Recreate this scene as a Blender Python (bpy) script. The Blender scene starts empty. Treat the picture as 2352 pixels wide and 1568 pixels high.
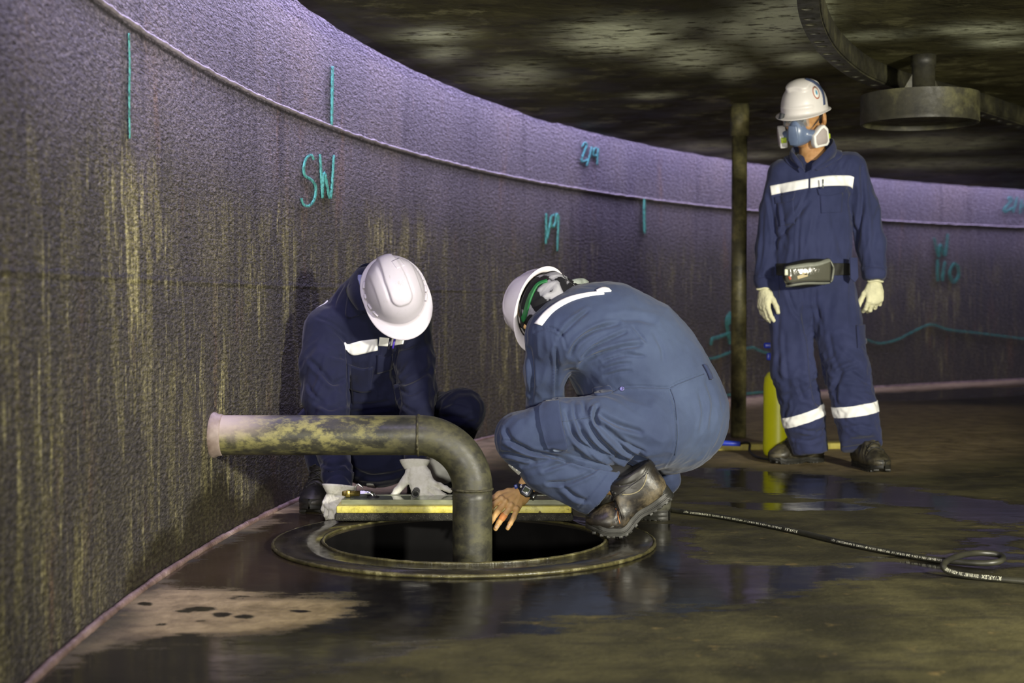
import bpy, bmesh, math, random
import numpy as np
from mathutils import Vector, Matrix
from mathutils.bvhtree import BVHTree
random.seed(7)
SC = bpy.context.scene
COL = SC.collection
# ------------------------------------------------------------------ camera
F = 3267.0; CX, CY = 1176.0, 784.0; HC = 0.76
PITCH = math.atan(91.0 / F); CP, SP = math.cos(PITCH), math.sin(PITCH)
cam_d = bpy.data.cameras.new('camera'); cam = bpy.data.objects.new('camera', cam_d); COL.objects.link(cam)
cam_d.sensor_width = 36.0; cam_d.lens = F / 2352.0 * 36.0
cam.location = (0, 0, HC); cam.rotation_euler = (math.pi / 2 - PITCH, 0, 0)
cam_d.clip_start = 0.05; cam_d.clip_end = 100
cam_d.dof.use_dof = True; cam_d.dof.focus_distance = 4.75; cam_d.dof.aperture_fstop = 3.2
SC.camera = cam
A = lambda *v: np.array(v, float)
def nrm(v):
    v = np.asarray(v, float); return v / max(np.linalg.norm(v), 1e-12)
def ray(px, py):
    cz = -(py - CY) / F
    return A((px - CX) / F, CP + cz * SP, -SP + cz * CP)
def W(px, py, Y):                       # the point at depth Y seen in that direction
    r = ray(px, py); return A(0, 0, HC) + r * (Y / r[1])
def G(px, py, z=0.0):                   # the point of the plane z seen in that direction
    r = ray(px, py); return A(0, 0, HC) + r * ((z - HC) / r[2])
def proj(V):
    V = np.asarray(V, float); y = V[:, 1]; z = V[:, 2] - HC
    d = y * CP - z * SP; u = y * SP + z * CP
    return np.c_[CX + F * V[:, 0] / d, CY - F * u / d]
def pm(px, Y): return px * Y / F        # pixels to metres at that depth
# ------------------------------------------------------------------ objects
LOC = {}
def tag(o, label=None, cat=None, group=None, kind=None):
    if label: o['label'] = label
    if cat: o['category'] = cat
    if group: o['group'] = group
    if kind: o['kind'] = kind
    return o
def thing(name, loc, label, cat, group=None):
    o = bpy.data.objects.new(name, None); COL.objects.link(o); o.empty_display_size = 0.05
    o.location = tuple(loc); LOC[o] = np.asarray(loc, float)
    return tag(o, label, cat, group)
def obj(name, V, Fc, mat, parent=None, loc=None, smooth=True, label=None):
    V = np.asarray(V, float).reshape(-1, 3)
    base = LOC[parent] if parent is not None else (np.asarray(loc, float) if loc is not None else np.zeros(3))
    me = bpy.data.meshes.new(name)
    me.from_pydata((V - base).tolist(), [], [list(map(int, f)) for f in Fc])
    me.validate(verbose=False); me.update()
    o = bpy.data.objects.new(name, me); COL.objects.link(o)
    if parent is not None: o.parent = parent
    else: o.location = tuple(base)
    LOC[o] = base
    for m in (mat if isinstance(mat, (list, tuple)) else [mat]): me.materials.append(m)
    if smooth: me.polygons.foreach_set('use_smooth', [True] * len(me.polygons))
    if label: o['label'] = label
    return o
def recalc(o):
    bm = bmesh.new(); bm.from_mesh(o.data); bmesh.ops.recalc_face_normals(bm, faces=bm.faces); bm.to_mesh(o.data); bm.free(); return o
def autosmooth(o, ang=40):
    me = o.data; me.polygons.foreach_set('use_smooth', [True] * len(me.polygons))
    try: me.set_sharp_from_angle(angle=math.radians(ang))
    except Exception: pass
    return o
def merge(*parts):
    V = []; Fc = []; n = 0
    for v, f in parts:
        v = np.asarray(v, float).reshape(-1, 3); V.append(v); Fc += [[i + n for i in q] for q in f]; n += len(v)
    return np.vstack(V), Fc
def frame(fwd, up):
    f = nrm(fwd); s = nrm(np.cross(up, f)); u = np.cross(f, s); return f, s, u      # forward, left, up
# ------------------------------------------------------------------ shape makers (vertices, faces)
def catmull(P, n=8, closed=False):
    P = np.asarray(P, float); m = len(P); out = []
    rng = range(m if closed else m - 1)
    for i in rng:
        g = (lambda j: P[j % m]) if closed else (lambda j: P[min(max(j, 0), m - 1)])
        p0, p1, p2, p3 = g(i - 1), g(i), g(i + 1), g(i + 2)
        for k in range(n):
            t = k / n
            out.append(.5 * ((2 * p1) + (-p0 + p2) * t + (2 * p0 - 5 * p1 + 4 * p2 - p3) * t * t + (-p0 + 3 * p1 - 3 * p2 + p3) * t ** 3))
    if not closed: out.append(P[-1])
    return np.array(out)
def frames_along(P, up=(0, 0, 1)):
    P = np.asarray(P, float); T = np.gradient(P, axis=0); T /= np.maximum(np.linalg.norm(T, axis=1), 1e-9)[:, None]
    n = np.cross(T[0], up); n = n if np.linalg.norm(n) > 1e-4 else np.cross(T[0], (1, 0, 0)); n = nrm(n); N = [n]
    for i in range(1, len(P)):
        n = n - T[i] * np.dot(n, T[i]); n = nrm(n); N.append(n)
    N = np.array(N); return T, N, np.cross(T, N)
def tube(P, r, seg=16, cap=True, sq=1.0):
    P = np.asarray(P, float); r = np.broadcast_to(np.asarray(r, float), (len(P),))
    T, N, B = frames_along(P)
    a = np.linspace(0, 2 * math.pi, seg, endpoint=False)
    V = (P[:, None] + r[:, None, None] * (np.cos(a)[None, :, None] * N[:, None] + sq * np.sin(a)[None, :, None] * B[:, None])).reshape(-1, 3)
    Fc = []
    for i in range(len(P) - 1):
        for j in range(seg):
            k = (j + 1) % seg; Fc.append((i * seg + j, i * seg + k, (i + 1) * seg + k, (i + 1) * seg + j))
    if cap: Fc.append(tuple(range(seg))[::-1]); Fc.append(tuple((len(P) - 1) * seg + j for j in range(seg)))
    return V, Fc
def lathe(prof, c, seg=48, fwd=(1, 0, 0), up=(0, 0, 1), sx=1.0, sy=1.0):
    f, s, u = frame(fwd, up); c = np.asarray(c, float); V = []; Fc = []
    a = np.linspace(0, 2 * math.pi, seg, endpoint=False)
    for r, z in prof:
        V.append(c + r * (sx * np.cos(a)[:, None] * f + sy * np.sin(a)[:, None] * s) + z * u)
    V = np.vstack(V); n = len(prof)
    for i in range(n - 1):
        for j in range(seg):
            k = (j + 1) % seg; Fc.append((i * seg + j, i * seg + k, (i + 1) * seg + k, (i + 1) * seg + j))
    if prof[0][0] > 1e-6 and prof[0] != prof[-1]: Fc.append(tuple(range(seg))[::-1])
    if prof[-1][0] > 1e-6 and prof[0] != prof[-1]: Fc.append(tuple((n - 1) * seg + j for j in range(seg)))
    return V, Fc
def from_bm(bm):
    bm.verts.ensure_lookup_table(); bm.verts.index_update()
    V = np.array([v.co[:] for v in bm.verts]); Fc = [[v.index for v in f.verts] for f in bm.faces]; bm.free(); return V, Fc
def box(c, half, fwd=(1, 0, 0), up=(0, 0, 1), bev=0.0, seg=2):
    f, s, u = frame(fwd, up); bm = bmesh.new(); bmesh.ops.create_cube(bm, size=2.0)
    for v in bm.verts: v.co = Vector((v.co.x * half[0], v.co.y * half[1], v.co.z * half[2]))
    if bev > 0: bmesh.ops.bevel(bm, geom=bm.edges[:], offset=bev, segments=seg, affect='EDGES', profile=.5)
    V, Fc = from_bm(bm); return np.asarray(c, float) + V[:, :1] * f + V[:, 1:2] * s + V[:, 2:] * u, Fc
def prism(poly, th, c, fwd=(1, 0, 0), up=(0, 0, 1), bev=0.0, seg=2):
    """2-D outline in the (forward, up) plane, thickness th along the left axis"""
    f, s, u = frame(fwd, up); bm = bmesh.new()
    vs = [bm.verts.new((p[0], -th / 2, p[1])) for p in poly]; fc = bm.faces.new(vs)
    r = bmesh.ops.extrude_face_region(bm, geom=[fc]); bmesh.ops.translate(bm, verts=[v for v in r['geom'] if isinstance(v, bmesh.types.BMVert)], vec=(0, th, 0))
    bmesh.ops.recalc_face_normals(bm, faces=bm.faces)
    if bev > 0: bmesh.ops.bevel(bm, geom=bm.edges[:], offset=bev, segments=seg, affect='EDGES', profile=.5)
    V, Fc = from_bm(bm); return np.asarray(c, float) + V[:, :1] * f + V[:, 1:2] * s + V[:, 2:] * u, Fc
def grid_faces(n, m, closed=False):
    Fc = []
    for i in range(n - 1):
        for j in range(m if closed else m - 1):
            k = (j + 1) % m; Fc.append((i * m + j, i * m + k, (i + 1) * m + k, (i + 1) * m + j))
    return Fc
def slab(Pout, Pin, n, m):
    """closed sheet between two n x m grids"""
    V = np.vstack([Pout.reshape(-1, 3), Pin.reshape(-1, 3)]); o = n * m; Fc = []
    for i in range(n - 1):
        for j in range(m - 1):
            a, b, c, d = i * m + j, i * m + j + 1, (i + 1) * m + j + 1, (i + 1) * m + j
            Fc.append((a, b, c, d)); Fc.append((o + d, o + c, o + b, o + a))
    rim = [j for j in range(m)] + [i * m + m - 1 for i in range(1, n)] + [(n - 1) * m + j for j in range(m - 2, -1, -1)] + [i * m for i in range(n - 2, 0, -1)]
    for a, b in zip(rim, rim[1:] + rim[:1]): Fc.append((b, a, o + a, o + b))
    return V, Fc
# ------------------------------------------------------------------ noise
_rs = np.random.RandomState(5); _perm = np.r_[_rs.permutation(256), ]; _perm = np.r_[_perm, _perm, _perm]
_grad = _rs.normal(size=(256, 3)); _grad /= np.linalg.norm(_grad, axis=1)[:, None]
def perlin(P):
    P = np.asarray(P, float); I = np.floor(P).astype(int); f = P - I; I &= 255; w = f * f * f * (f * (f * 6 - 15) + 10); out = 0
    for dx in (0, 1):
        for dy in (0, 1):
            for dz in (0, 1):
                h = _perm[_perm[_perm[I[:, 0] + dx] + I[:, 1] + dy] + I[:, 2] + dz]
                g = _grad[h]; d = g[:, 0] * (f[:, 0] - dx) + g[:, 1] * (f[:, 1] - dy) + g[:, 2] * (f[:, 2] - dz)
                out = out + d * (w[:, 0] if dx else 1 - w[:, 0]) * (w[:, 1] if dy else 1 - w[:, 1]) * (w[:, 2] if dz else 1 - w[:, 2])
    return out * 1.6
def fbm(P, oct=3):
    a = 1.0; s = 0; P = np.asarray(P, float)
    for i in range(oct): s = s + a * perlin(P + 17.3 * i); P = P * 2.03; a *= .5
    return s
def sstep(a, b, x):
    t = np.clip((x - a) / (b - a), 0, 1); return t * t * (3 - 2 * t)
# ------------------------------------------------------------------ implicit bodies
def rc(a, b, ra, rb, k=.02, flat=None, sub=False, hole=False):
    return dict(t='rc', a=np.asarray(a, float), b=np.asarray(b, float), ra=ra, rb=rb, k=k, flat=flat, sub=sub)
def el(c, r, fwd=(1, 0, 0), up=(0, 0, 1), k=.02, sub=False):
    return dict(t='el', c=np.asarray(c, float), r=np.asarray(r, float), R=np.array(frame(fwd, up)), k=k, sub=sub)
def rb(c, half, fwd=(1, 0, 0), up=(0, 0, 1), rnd=.01, k=.01, sub=False):
    return dict(t='rb', c=np.asarray(c, float), h=np.asarray(half, float), R=np.array(frame(fwd, up)), rnd=rnd, k=k, sub=sub)
def chain(pts, rad, k=.03, flat=None):
    return [rc(pts[i], pts[i + 1], rad[i], rad[i + 1], k, flat) for i in range(len(pts) - 1)]
def _bb(p):
    if p['t'] == 'rc':
        r = max(p['ra'], p['rb']); return np.minimum(p['a'], p['b']) - r, np.maximum(p['a'], p['b']) + r
    if p['t'] == 'el': r = p['r'].max(); return p['c'] - r, p['c'] + r
    r = np.linalg.norm(p['h']) + p['rnd']; return p['c'] - r, p['c'] + r
def _dist(p, X):
    if p['t'] == 'rc':
        q = X - p['a']; ab = p['b'] - p['a']
        if p['flat'] is not None:
            n, s = nrm(p['flat'][0]), p['flat'][1]
            q = q + ((s - 1) * (q @ n))[..., None] * n; ab = ab + (s - 1) * (ab @ n) * n
        t = np.clip((q @ ab) / max(ab @ ab, 1e-12), 0, 1)
        return np.linalg.norm(q - t[..., None] * ab, axis=-1) - (p['ra'] + t * (p['rb'] - p['ra']))
    q = (X - p['c']) @ p['R'].T
    if p['t'] == 'el':
        a = np.linalg.norm(q / p['r'], axis=-1); b = np.linalg.norm(q / p['r'] ** 2, axis=-1)
        return a * (a - 1) / np.maximum(b, 1e-9)
    d = np.abs(q) - (p['h'] - p['rnd'])
    return np.linalg.norm(np.maximum(d, 0), axis=-1) + np.minimum(d.max(-1), 0) - p['rnd']
def isosurf(prims, h, inflate=0.0):
    lo = np.min([_bb(p)[0] for p in prims if not p['sub']], axis=0) - 4 * h - inflate
    hi = np.max([_bb(p)[1] for p in prims if not p['sub']], axis=0) + 4 * h + inflate
    n = np.ceil((hi - lo) / h).astype(int) + 1
    D = np.full(tuple(n), 1.0, np.float32)
    ax = [lo[i] + h * np.arange(n[i]) for i in range(3)]
    for p in prims:
        b0, b1 = _bb(p); mg = p['k'] + 3 * h + inflate + .012
        i0 = np.clip(np.floor((b0 - mg - lo) / h).astype(int), 0, n - 1); i1 = np.clip(np.ceil((b1 + mg - lo) / h).astype(int) + 1, 1, n)
        if (i1 <= i0).any(): continue
        sl = tuple(slice(i0[i], i1[i]) for i in range(3))
        X = np.stack(np.meshgrid(*[ax[i][i0[i]:i1[i]] for i in range(3)], indexing='ij'), -1)
        d = _dist(p, X) - (-inflate if p['sub'] else inflate); a = D[sl].astype(float); k = max(p['k'], 1e-5)
        if p['sub']:
            w = np.clip(.5 - .5 * (a + d) / k, 0, 1); D[sl] = a * (1 - w) + (-d) * w + k * w * (1 - w)
        else:
            w = np.clip(.5 + .5 * (a - d) / k, 0, 1); D[sl] = a * (1 - w) + d * w - k * w * (1 - w)
    S = D < 0
    c = [S[dx:n[0] - 1 + dx, dy:n[1] - 1 + dy, dz:n[2] - 1 + dz] for dx in (0, 1) for dy in (0, 1) for dz in (0, 1)]
    cnt = sum(x.astype(np.int8) for x in c); act = (cnt > 0) & (cnt < 8)
    I = np.argwhere(act); idx = np.full(act.shape, -1, int); idx[act] = np.arange(len(I))
    cor = [(dx, dy, dz) for dx in (0, 1) for dy in (0, 1) for dz in (0, 1)]
    val = np.stack([D[I[:, 0] + q[0], I[:, 1] + q[1], I[:, 2] + q[2]] for q in cor], 1).astype(float)
    acc = np.zeros((len(I), 3)); num = np.zeros(len(I))
    for i in range(8):
        for j in range(i + 1, 8):
            if sum(abs(np.array(cor[i]) - np.array(cor[j]))) != 1: continue
            m = (val[:, i] < 0) != (val[:, j] < 0)
            t = val[m, i] / (val[m, i] - val[m, j])
            acc[m] += np.array(cor[i]) + t[:, None] * (np.array(cor[j]) - np.array(cor[i])); num[m] += 1
    V = lo + h * (I + acc / num[:, None]); Fc = []
    for d in range(3):
        e = [0, 0, 0]; e[d] = 1; o1, o2 = [(1, 2), (2, 0), (0, 1)][d]
        a = S[tuple(slice(0, n[i] - e[i]) for i in range(3))]; b = S[tuple(slice(e[i], n[i]) for i in range(3))]
        for flip in (0, 1):
            m = (a & ~b) if not flip else (~a & b); J = np.argwhere(m)
            J = J[(J[:, o1] > 0) & (J[:, o2] > 0) & (J[:, o1] < n[o1] - 1) & (J[:, o2] < n[o2] - 1)]
            u = np.zeros(3, int); u[o1] = 1; v = np.zeros(3, int); v[o2] = 1
            q = [idx[tuple((J - s * u - t * v).T)] for s, t in ((0, 0), (1, 0), (1, 1), (0, 1))]
            q = np.stack(q, 1); q = q[(q >= 0).all(1)]
            Fc.append(q[:, ::-1] if flip else q)
    Fc = np.vstack(Fc)
    return V, Fc
def normals(V, Fc):
    Fa = np.asarray(Fc); n = np.cross(V[Fa[:, 2]] - V[Fa[:, 0]], V[Fa[:, 3]] - V[Fa[:, 1]]); N = np.zeros_like(V)
    for j in range(4):
        for c in range(3): N[:, c] += np.bincount(Fa[:, j], n[:, c], len(V))
    return N / np.maximum(np.linalg.norm(N, axis=1), 1e-12)[:, None]
def relax(V, Fc, it=2, lam=.5):
    Fa = np.asarray(Fc); E = np.vstack([Fa[:, [0, 1]], Fa[:, [1, 2]], Fa[:, [2, 3]], Fa[:, [3, 0]]]); deg = np.bincount(E[:, 0], minlength=len(V)) + np.bincount(E[:, 1], minlength=len(V))
    for _ in range(it):
        S = np.zeros_like(V)
        for c in range(3): S[:, c] = np.bincount(E[:, 0], V[E[:, 1], c], len(V)) + np.bincount(E[:, 1], V[E[:, 0], c], len(V))
        V = V + lam * (S / np.maximum(deg, 1)[:, None] - V)
    return V
def ridge_folds(V, N, c, rad, d, amp, f_short=22., f_long=5., seed=0.):
    """long soft creases running along d, fading out rad metres from c"""
    d = nrm(d); q = V - c; w = np.exp(-(np.linalg.norm(q, axis=1) / rad) ** 2)
    al = q @ d; Q = (q - al[:, None] * d) * f_short + (al * f_long)[:, None] * d + seed
    Q = Q + .35 * np.c_[perlin(Q * .5 + 3), perlin(Q * .5 + 9), perlin(Q * .5 + 15)]
    r = 1 - np.abs(perlin(Q)) * 2.2
    return V + (amp * w * (r - .35))[:, None] * N
def crease(V, N, line, w, depth, yr=None, lip=.55):
    """a fold along a line given in photograph pixels; w pixels wide, depth metres deep"""
    P = proj(V); L = catmull(np.array(line, float), 5); view = nrm([0, 0, HC]) if False else None
    best = np.full(len(V), 1e9); tt = np.zeros(len(V)); n = len(L) - 1
    m = (P[:, 0] > L[:, 0].min() - 5 * w) & (P[:, 0] < L[:, 0].max() + 5 * w) & (P[:, 1] > L[:, 1].min() - 5 * w) & (P[:, 1] < L[:, 1].max() + 5 * w)
    to = A(0, 0, HC) - V; to /= np.linalg.norm(to, axis=1)[:, None]; fac = (N * to).sum(1); m &= fac > .05
    if yr is not None: m &= (V[:, 1] > yr[0]) & (V[:, 1] < yr[1])
    I = np.where(m)[0]
    if not len(I): return V
    Pm = P[I]; b = np.full(len(I), 1e9); t_ = np.zeros(len(I)); sg = np.zeros(len(I))
    for i in range(n):
        a, e = L[i], L[i + 1] - L[i]; q = Pm - a; t = np.clip((q @ e) / max(e @ e, 1e-9), 0, 1); r = q - t[:, None] * e; d = np.hypot(r[:, 0], r[:, 1])
        k = d < b; b[k] = d[k]; t_[k] = (i + t[k]) / n; sg[k] = np.sign(e[0] * q[k, 1] - e[1] * q[k, 0])
    tp = np.sqrt(np.clip(np.sin(np.pi * np.clip(t_ * .92 + .04, 0, 1)), 0, 1)) * sstep(.05, .3, fac[I])
    disp = depth * tp * (-np.exp(-(b / w) ** 2) + lip * np.exp(-((b - 1.9 * w) / (1.1 * w)) ** 2) * (.6 + .4 * sg))
    V = V.copy(); V[I] += disp[:, None] * N[I]; return V
def bvh_of(V, Fc): return BVHTree.FromPolygons([tuple(v) for v in V], [tuple(map(int, f)) for f in Fc])
def patch(bvh, edges, n=24, m=6, off=.004, inn=.004, yr=(0, 99), sm=3):
    """sheet laid on a surface: two or more edges (lists of photo pixels), lofted between; returns closed mesh"""
    E = [catmull(np.array(e, float), 10) for e in edges]; R = []
    for e in E:
        s = np.r_[0, np.cumsum(np.hypot(*np.diff(e, axis=0).T))]; s /= s[-1]; u = np.linspace(0, 1, n); R.append(np.c_[np.interp(u, s, e[:, 0]), np.interp(u, s, e[:, 1])])
    R = np.array(R); tv = np.linspace(0, len(R) - 1, m); P = np.zeros((n, m, 3)); Nn = np.zeros((n, m, 3)); ok = np.zeros((n, m), bool); px = np.zeros((n, m, 2))
    for b, t in enumerate(tv):
        i = min(int(t), len(R) - 2); f = t - i; L = R[i] * (1 - f) + R[i + 1] * f
        for a in range(n):
            px[a, b] = L[a]; d = ray(*L[a]); o = A(0, 0, HC) + d * (yr[0] / d[1]); h = bvh.ray_cast(Vector(o), Vector(nrm(d)), 99)
            if h[0] is not None and h[0].y < yr[1]: P[a, b] = h[0]; Nn[a, b] = h[1]; ok[a, b] = True
    if not ok.any():
        h = bvh.find_nearest(Vector(W(px[0, 0, 0], px[0, 0, 1], (yr[0] + yr[1]) / 2))); P[0, 0] = h[0]; Nn[0, 0] = h[1]; ok[0, 0] = True
    dm = np.median(P[ok][:, 1])
    for a in range(n):
        for b in range(m):
            if not ok[a, b]:
                g = np.argwhere(ok); q = g[np.argmin(((g - (a, b)) ** 2).sum(1))]; w = W(px[a, b, 0], px[a, b, 1], P[q[0], q[1], 1]); h = bvh.find_nearest(Vector(w)); P[a, b] = h[0]; Nn[a, b] = h[1]
    for _ in range(sm):
        Q = np.pad(Nn, ((1, 1), (1, 1), (0, 0)), 'edge'); Nn = (Q[:-2, 1:-1] + Q[2:, 1:-1] + Q[1:-1, :-2] + Q[1:-1, 2:] + Nn); Nn /= np.maximum(np.linalg.norm(Nn, axis=2), 1e-9)[..., None]
    return slab(P + off * Nn, P - inn * Nn, n, m)
def band(V, Fc, planes, grow=.003, keep=None, thick=.006):
    """a strip of tape round a garment: its surface between planes (point, normal: the kept side), lifted by grow"""
    bm = bmesh.new(); vs = [bm.verts.new(v) for v in V]
    for f in Fc:
        try: bm.faces.new([vs[i] for i in f])
        except ValueError: pass
    bm.normal_update()
    for p, n in planes:
        bmesh.ops.bisect_plane(bm, geom=bm.verts[:] + bm.edges[:] + bm.faces[:], plane_co=Vector(p), plane_no=Vector(n), clear_inner=True, clear_outer=False)
    if keep is not None:
        bm.verts.ensure_lookup_table(); k = Vector(keep[0]); rem = [v for v in bm.verts if (v.co - k).length > keep[1]]; bmesh.ops.delete(bm, geom=rem, context='VERTS')
    bm.normal_update(); bm.verts.ensure_lookup_table(); bm.verts.index_update()
    o = np.array([v.co[:] for v in bm.verts]); nn = np.array([v.normal[:] for v in bm.verts]); fc = [[v.index for v in f.verts] for f in bm.faces]; n = len(o)
    rim = [(e.verts[0].index, e.verts[1].index) for e in bm.edges if e.is_boundary]; bm.free()
    VV = np.vstack([o + grow * nn, o + (grow - thick) * nn]); FF = fc + [[n + i for i in f[::-1]] for f in fc] + [(a, b, n + b, n + a) for a, b in rim]
    return VV, FF
# ------------------------------------------------------------------ materials
class Mat:
    def __init__(s, name):
        s.m = bpy.data.materials.new(name); s.m.use_nodes = True; s.t = s.m.node_tree; s.b = s.t.nodes['Principled BSDF']; s._c = {}
    def n(s, typ, **kw):
        nd = s.t.nodes.new(typ)
        for k, v in kw.items():
            if k.startswith('_'): setattr(nd, k[1:], v)
        return nd
    def put(s, sock, v):
        if isinstance(v, bpy.types.NodeSocket): s.t.links.new(v, sock)
        elif isinstance(v, (tuple, list)): sock.default_value = tuple(v) + ((1,) if len(v) == 3 and sock.type == 'RGBA' else ())
        else: sock.default_value = v
    def coord(s, kind='Object', scale=(1, 1, 1), rot=(0, 0, 0), loc=(0, 0, 0)):
        if 'tc' not in s._c: s._c['tc'] = s.n('ShaderNodeTexCoord')
        mp = s.n('ShaderNodeMapping'); mp.inputs['Scale'].default_value = scale; mp.inputs['Rotation'].default_value = rot; mp.inputs['Location'].default_value = loc
        s.t.links.new(s._c['tc'].outputs[kind], mp.inputs['Vector']); return mp.outputs['Vector']
    def noise(s, scale=5, detail=4, rough=.55, vec=None, dist=0., lac=2.):
        nd = s.n('ShaderNodeTexNoise'); nd.inputs['Scale'].default_value = scale; nd.inputs['Detail'].default_value = detail; nd.inputs['Roughness'].default_value = rough; nd.inputs['Distortion'].default_value = dist
        s.t.links.new(vec if vec is not None else s.coord(), nd.inputs['Vector']); return nd.outputs['Fac']
    def voro(s, scale=5, vec=None, feat='F1', rand=1.):
        nd = s.n('ShaderNodeTexVoronoi'); nd.feature = feat; nd.inputs['Scale'].default_value = scale; nd.inputs['Randomness'].default_value = rand
        s.t.links.new(vec if vec is not None else s.coord(), nd.inputs['Vector']); return nd.outputs['Distance']
    def ramp(s, fac, *st):
        nd = s.n('ShaderNodeValToRGB'); e = nd.color_ramp.elements
        while len(e) < len(st): e.new(.5)
        for i, (p, c) in enumerate(st):
            e[i].position = p; c = (c, c, c) if not isinstance(c, (tuple, list)) else c; e[i].color = tuple(c) + (1,)
        s.put(nd.inputs['Fac'], fac); return nd.outputs['Color']
    def mix(s, fac, a, b, mode='MIX'):
        nd = s.n('ShaderNodeMix'); nd.data_type = 'RGBA'; nd.blend_type = mode
        s.put(nd.inputs[0], fac); s.put(nd.inputs[6], a); s.put(nd.inputs[7], b); return nd.outputs[2]
    def math(s, op, a, b=0., c=0.):
        nd = s.n('ShaderNodeMath'); nd.operation = op; s.put(nd.inputs[0], a); s.put(nd.inputs[1], b); s.put(nd.inputs[2], c); return nd.outputs[0]
    def mr(s, v, a, b, c=0., d=1.):
        nd = s.n('ShaderNodeMapRange'); nd.interpolation_type = 'SMOOTHSTEP'; s.put(nd.inputs[0], v)
        for i, x in enumerate((a, b, c, d)): nd.inputs[i + 1].default_value = x
        return nd.outputs[0]
    def attr(s, name):
        nd = s.n('ShaderNodeAttribute'); nd.attribute_name = name; return nd.outputs['Fac']
    def sep(s, vec):
        nd = s.n('ShaderNodeSeparateXYZ'); s.t.links.new(vec, nd.inputs[0]); return nd.outputs
    def bump(s, h, strength=.3, dist=.01, prev=None):
        nd = s.n('ShaderNodeBump'); nd.inputs['Strength'].default_value = strength; nd.inputs['Distance'].default_value = dist; s.put(nd.inputs['Height'], h)
        if prev is not None: s.t.links.new(prev, nd.inputs['Normal'])
        return nd.outputs['Normal']
    def out(s, color=None, rough=.5, normal=None, metal=0., spec=.5, **kw):
        b = s.b
        if color is not None: s.put(b.inputs['Base Color'], color)
        s.put(b.inputs['Roughness'], rough); s.put(b.inputs['Metallic'], metal); s.put(b.inputs['Specular IOR Level'], spec)
        if normal is not None: s.t.links.new(normal, b.inputs['Normal'])
        for k, v in kw.items(): s.put(b.inputs[k.replace('_', ' ')], v)
        return s.m
def flat(name, c, rough=.5, metal=0., spec=.5, vary=.12, scale=40, bump=0., bscale=200, **kw):
    m = Mat(name); n = m.noise(scale, 4); c = np.array(c)
    col = m.ramp(n, (.3, tuple(c * (1 - vary))), (.7, tuple(np.minimum(c * (1 + vary), 1))))
    nb = m.bump(m.noise(bscale, 3), bump, .002) if bump else None
    return m.out(col, rough, nb, metal, spec, **kw)
def vattr(o, name, vals):
    a = o.data.attributes.new(name, 'FLOAT', 'POINT'); a.data.foreach_set('value', np.asarray(vals, np.float32))
# ================================================================== the tank
WC = A(11.0036, 3.4816); WR = 11.993; CEIL = 1.832
def wall_at(px, py, lift=0.0):
    r = ray(px, py); d = r[:2]; q = -WC; R = WR - lift
    a = d @ d; b = 2 * d @ q; c = q @ q - R * R; t = (-b + math.sqrt(b * b - 4 * a * c)) / (2 * a); return A(0, 0, HC) + r * t
def wall_u(p): return (math.pi - math.atan2(p[1] - WC[1], p[0] - WC[0])) * WR
def sdpoly(P, poly):
    P = np.asarray(P, float); poly = np.asarray(poly, float); d = np.full(len(P), 1e9); ins = np.zeros(len(P), bool)
    for a, b in zip(poly, np.roll(poly, -1, 0)):
        e = b - a; q = P - a; t = np.clip((q @ e) / max(e @ e, 1e-12), 0, 1); d = np.minimum(d, np.linalg.norm(q - t[:, None] * e, axis=1))
        c = (a[1] > P[:, 1]) != (b[1] > P[:, 1]); ins ^= c & (P[:, 0] < (b[0] - a[0]) * (P[:, 1] - a[1]) / (b[1] - a[1] + 1e-15) + a[0])
    return np.where(ins, -d, d)
# ---- wall
m = Mat('tank_wall_steel')
uv = m.coord('UV'); u1, v1 = m.sep(uv)[0], m.sep(uv)[1]
st = lambda sx, sy: m.coord('UV', (sx, sy, 1))
big = m.noise(1.0, 4, .6, st(1.1, .8)); edge = m.math('ADD', v1, m.math('MULTIPLY', m.math('SUBTRACT', m.noise(1, 4, .6, st(3.2, .7)), .5), .5))
low = m.mr(edge, 1.42, 1.02)                                    # below the old liquid line
base = m.mix(low, m.ramp(big, (.3, (.100, .087, .114)), (.5, (.140, .123, .150)), (.72, (.180, .147, .148))), m.ramp(big, (.3, (.045, .041, .033)), (.7, (.082, .073, .054))))
rust = m.mr(m.noise(1, 5, .65, st(5, 1.1)), .56, .75)
base = m.mix(m.math('MULTIPLY', rust, .5), base, (.21, .115, .058))
strk = m.noise(1, 6, .72, st(9, 1.7)); strk2 = m.noise(1, 5, .70, st(27, 3.0))
sa = m.attr('stain')
clu = m.math('ADD', m.math('MULTIPLY', m.mr(m.noise(1, 4, .6, st(1.4, 1.2)), .42, .60), .75), sa)
s1 = m.mr(m.math('ADD', strk, m.math('MULTIPLY', sa, .07)), .51, .64)
s2 = m.mr(m.math('ADD', strk2, m.math('MULTIPLY', sa, .06)), .56, .68)
s1 = m.math('MULTIPLY', m.math('MULTIPLY', s1, m.mr(edge, 1.24, 1.0)), clu); s2 = m.math('MULTIPLY', m.math('MULTIPLY', s2, m.mr(edge, 1.24, .98)), clu)
base = m.mix(m.math('MINIMUM', m.math('MULTIPLY', s1, .85), .85), base, (.165, .148, .064))
base = m.mix(m.math('MINIMUM', m.math('MULTIPLY', s2, .65), .75), base, (.38, .345, .165))
dk = m.math('MULTIPLY', m.mr(m.noise(1, 4, .6, st(7, 1.0)), .52, .72), .55); base = m.mix(dk, base, (.035, .030, .040))
foot = m.attr('damp'); base = m.mix(m.math('MULTIPLY', foot, .9), base, (.022, .020, .010))
fine = m.noise(1, 3, .6, st(58, 140))
spk = m.noise(1, 4, .7, st(38, 90)); base = m.mix(1.0, base, m.ramp(spk, (.36, .38), (.5, .92), (.64, 1.9)), 'MULTIPLY')
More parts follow.
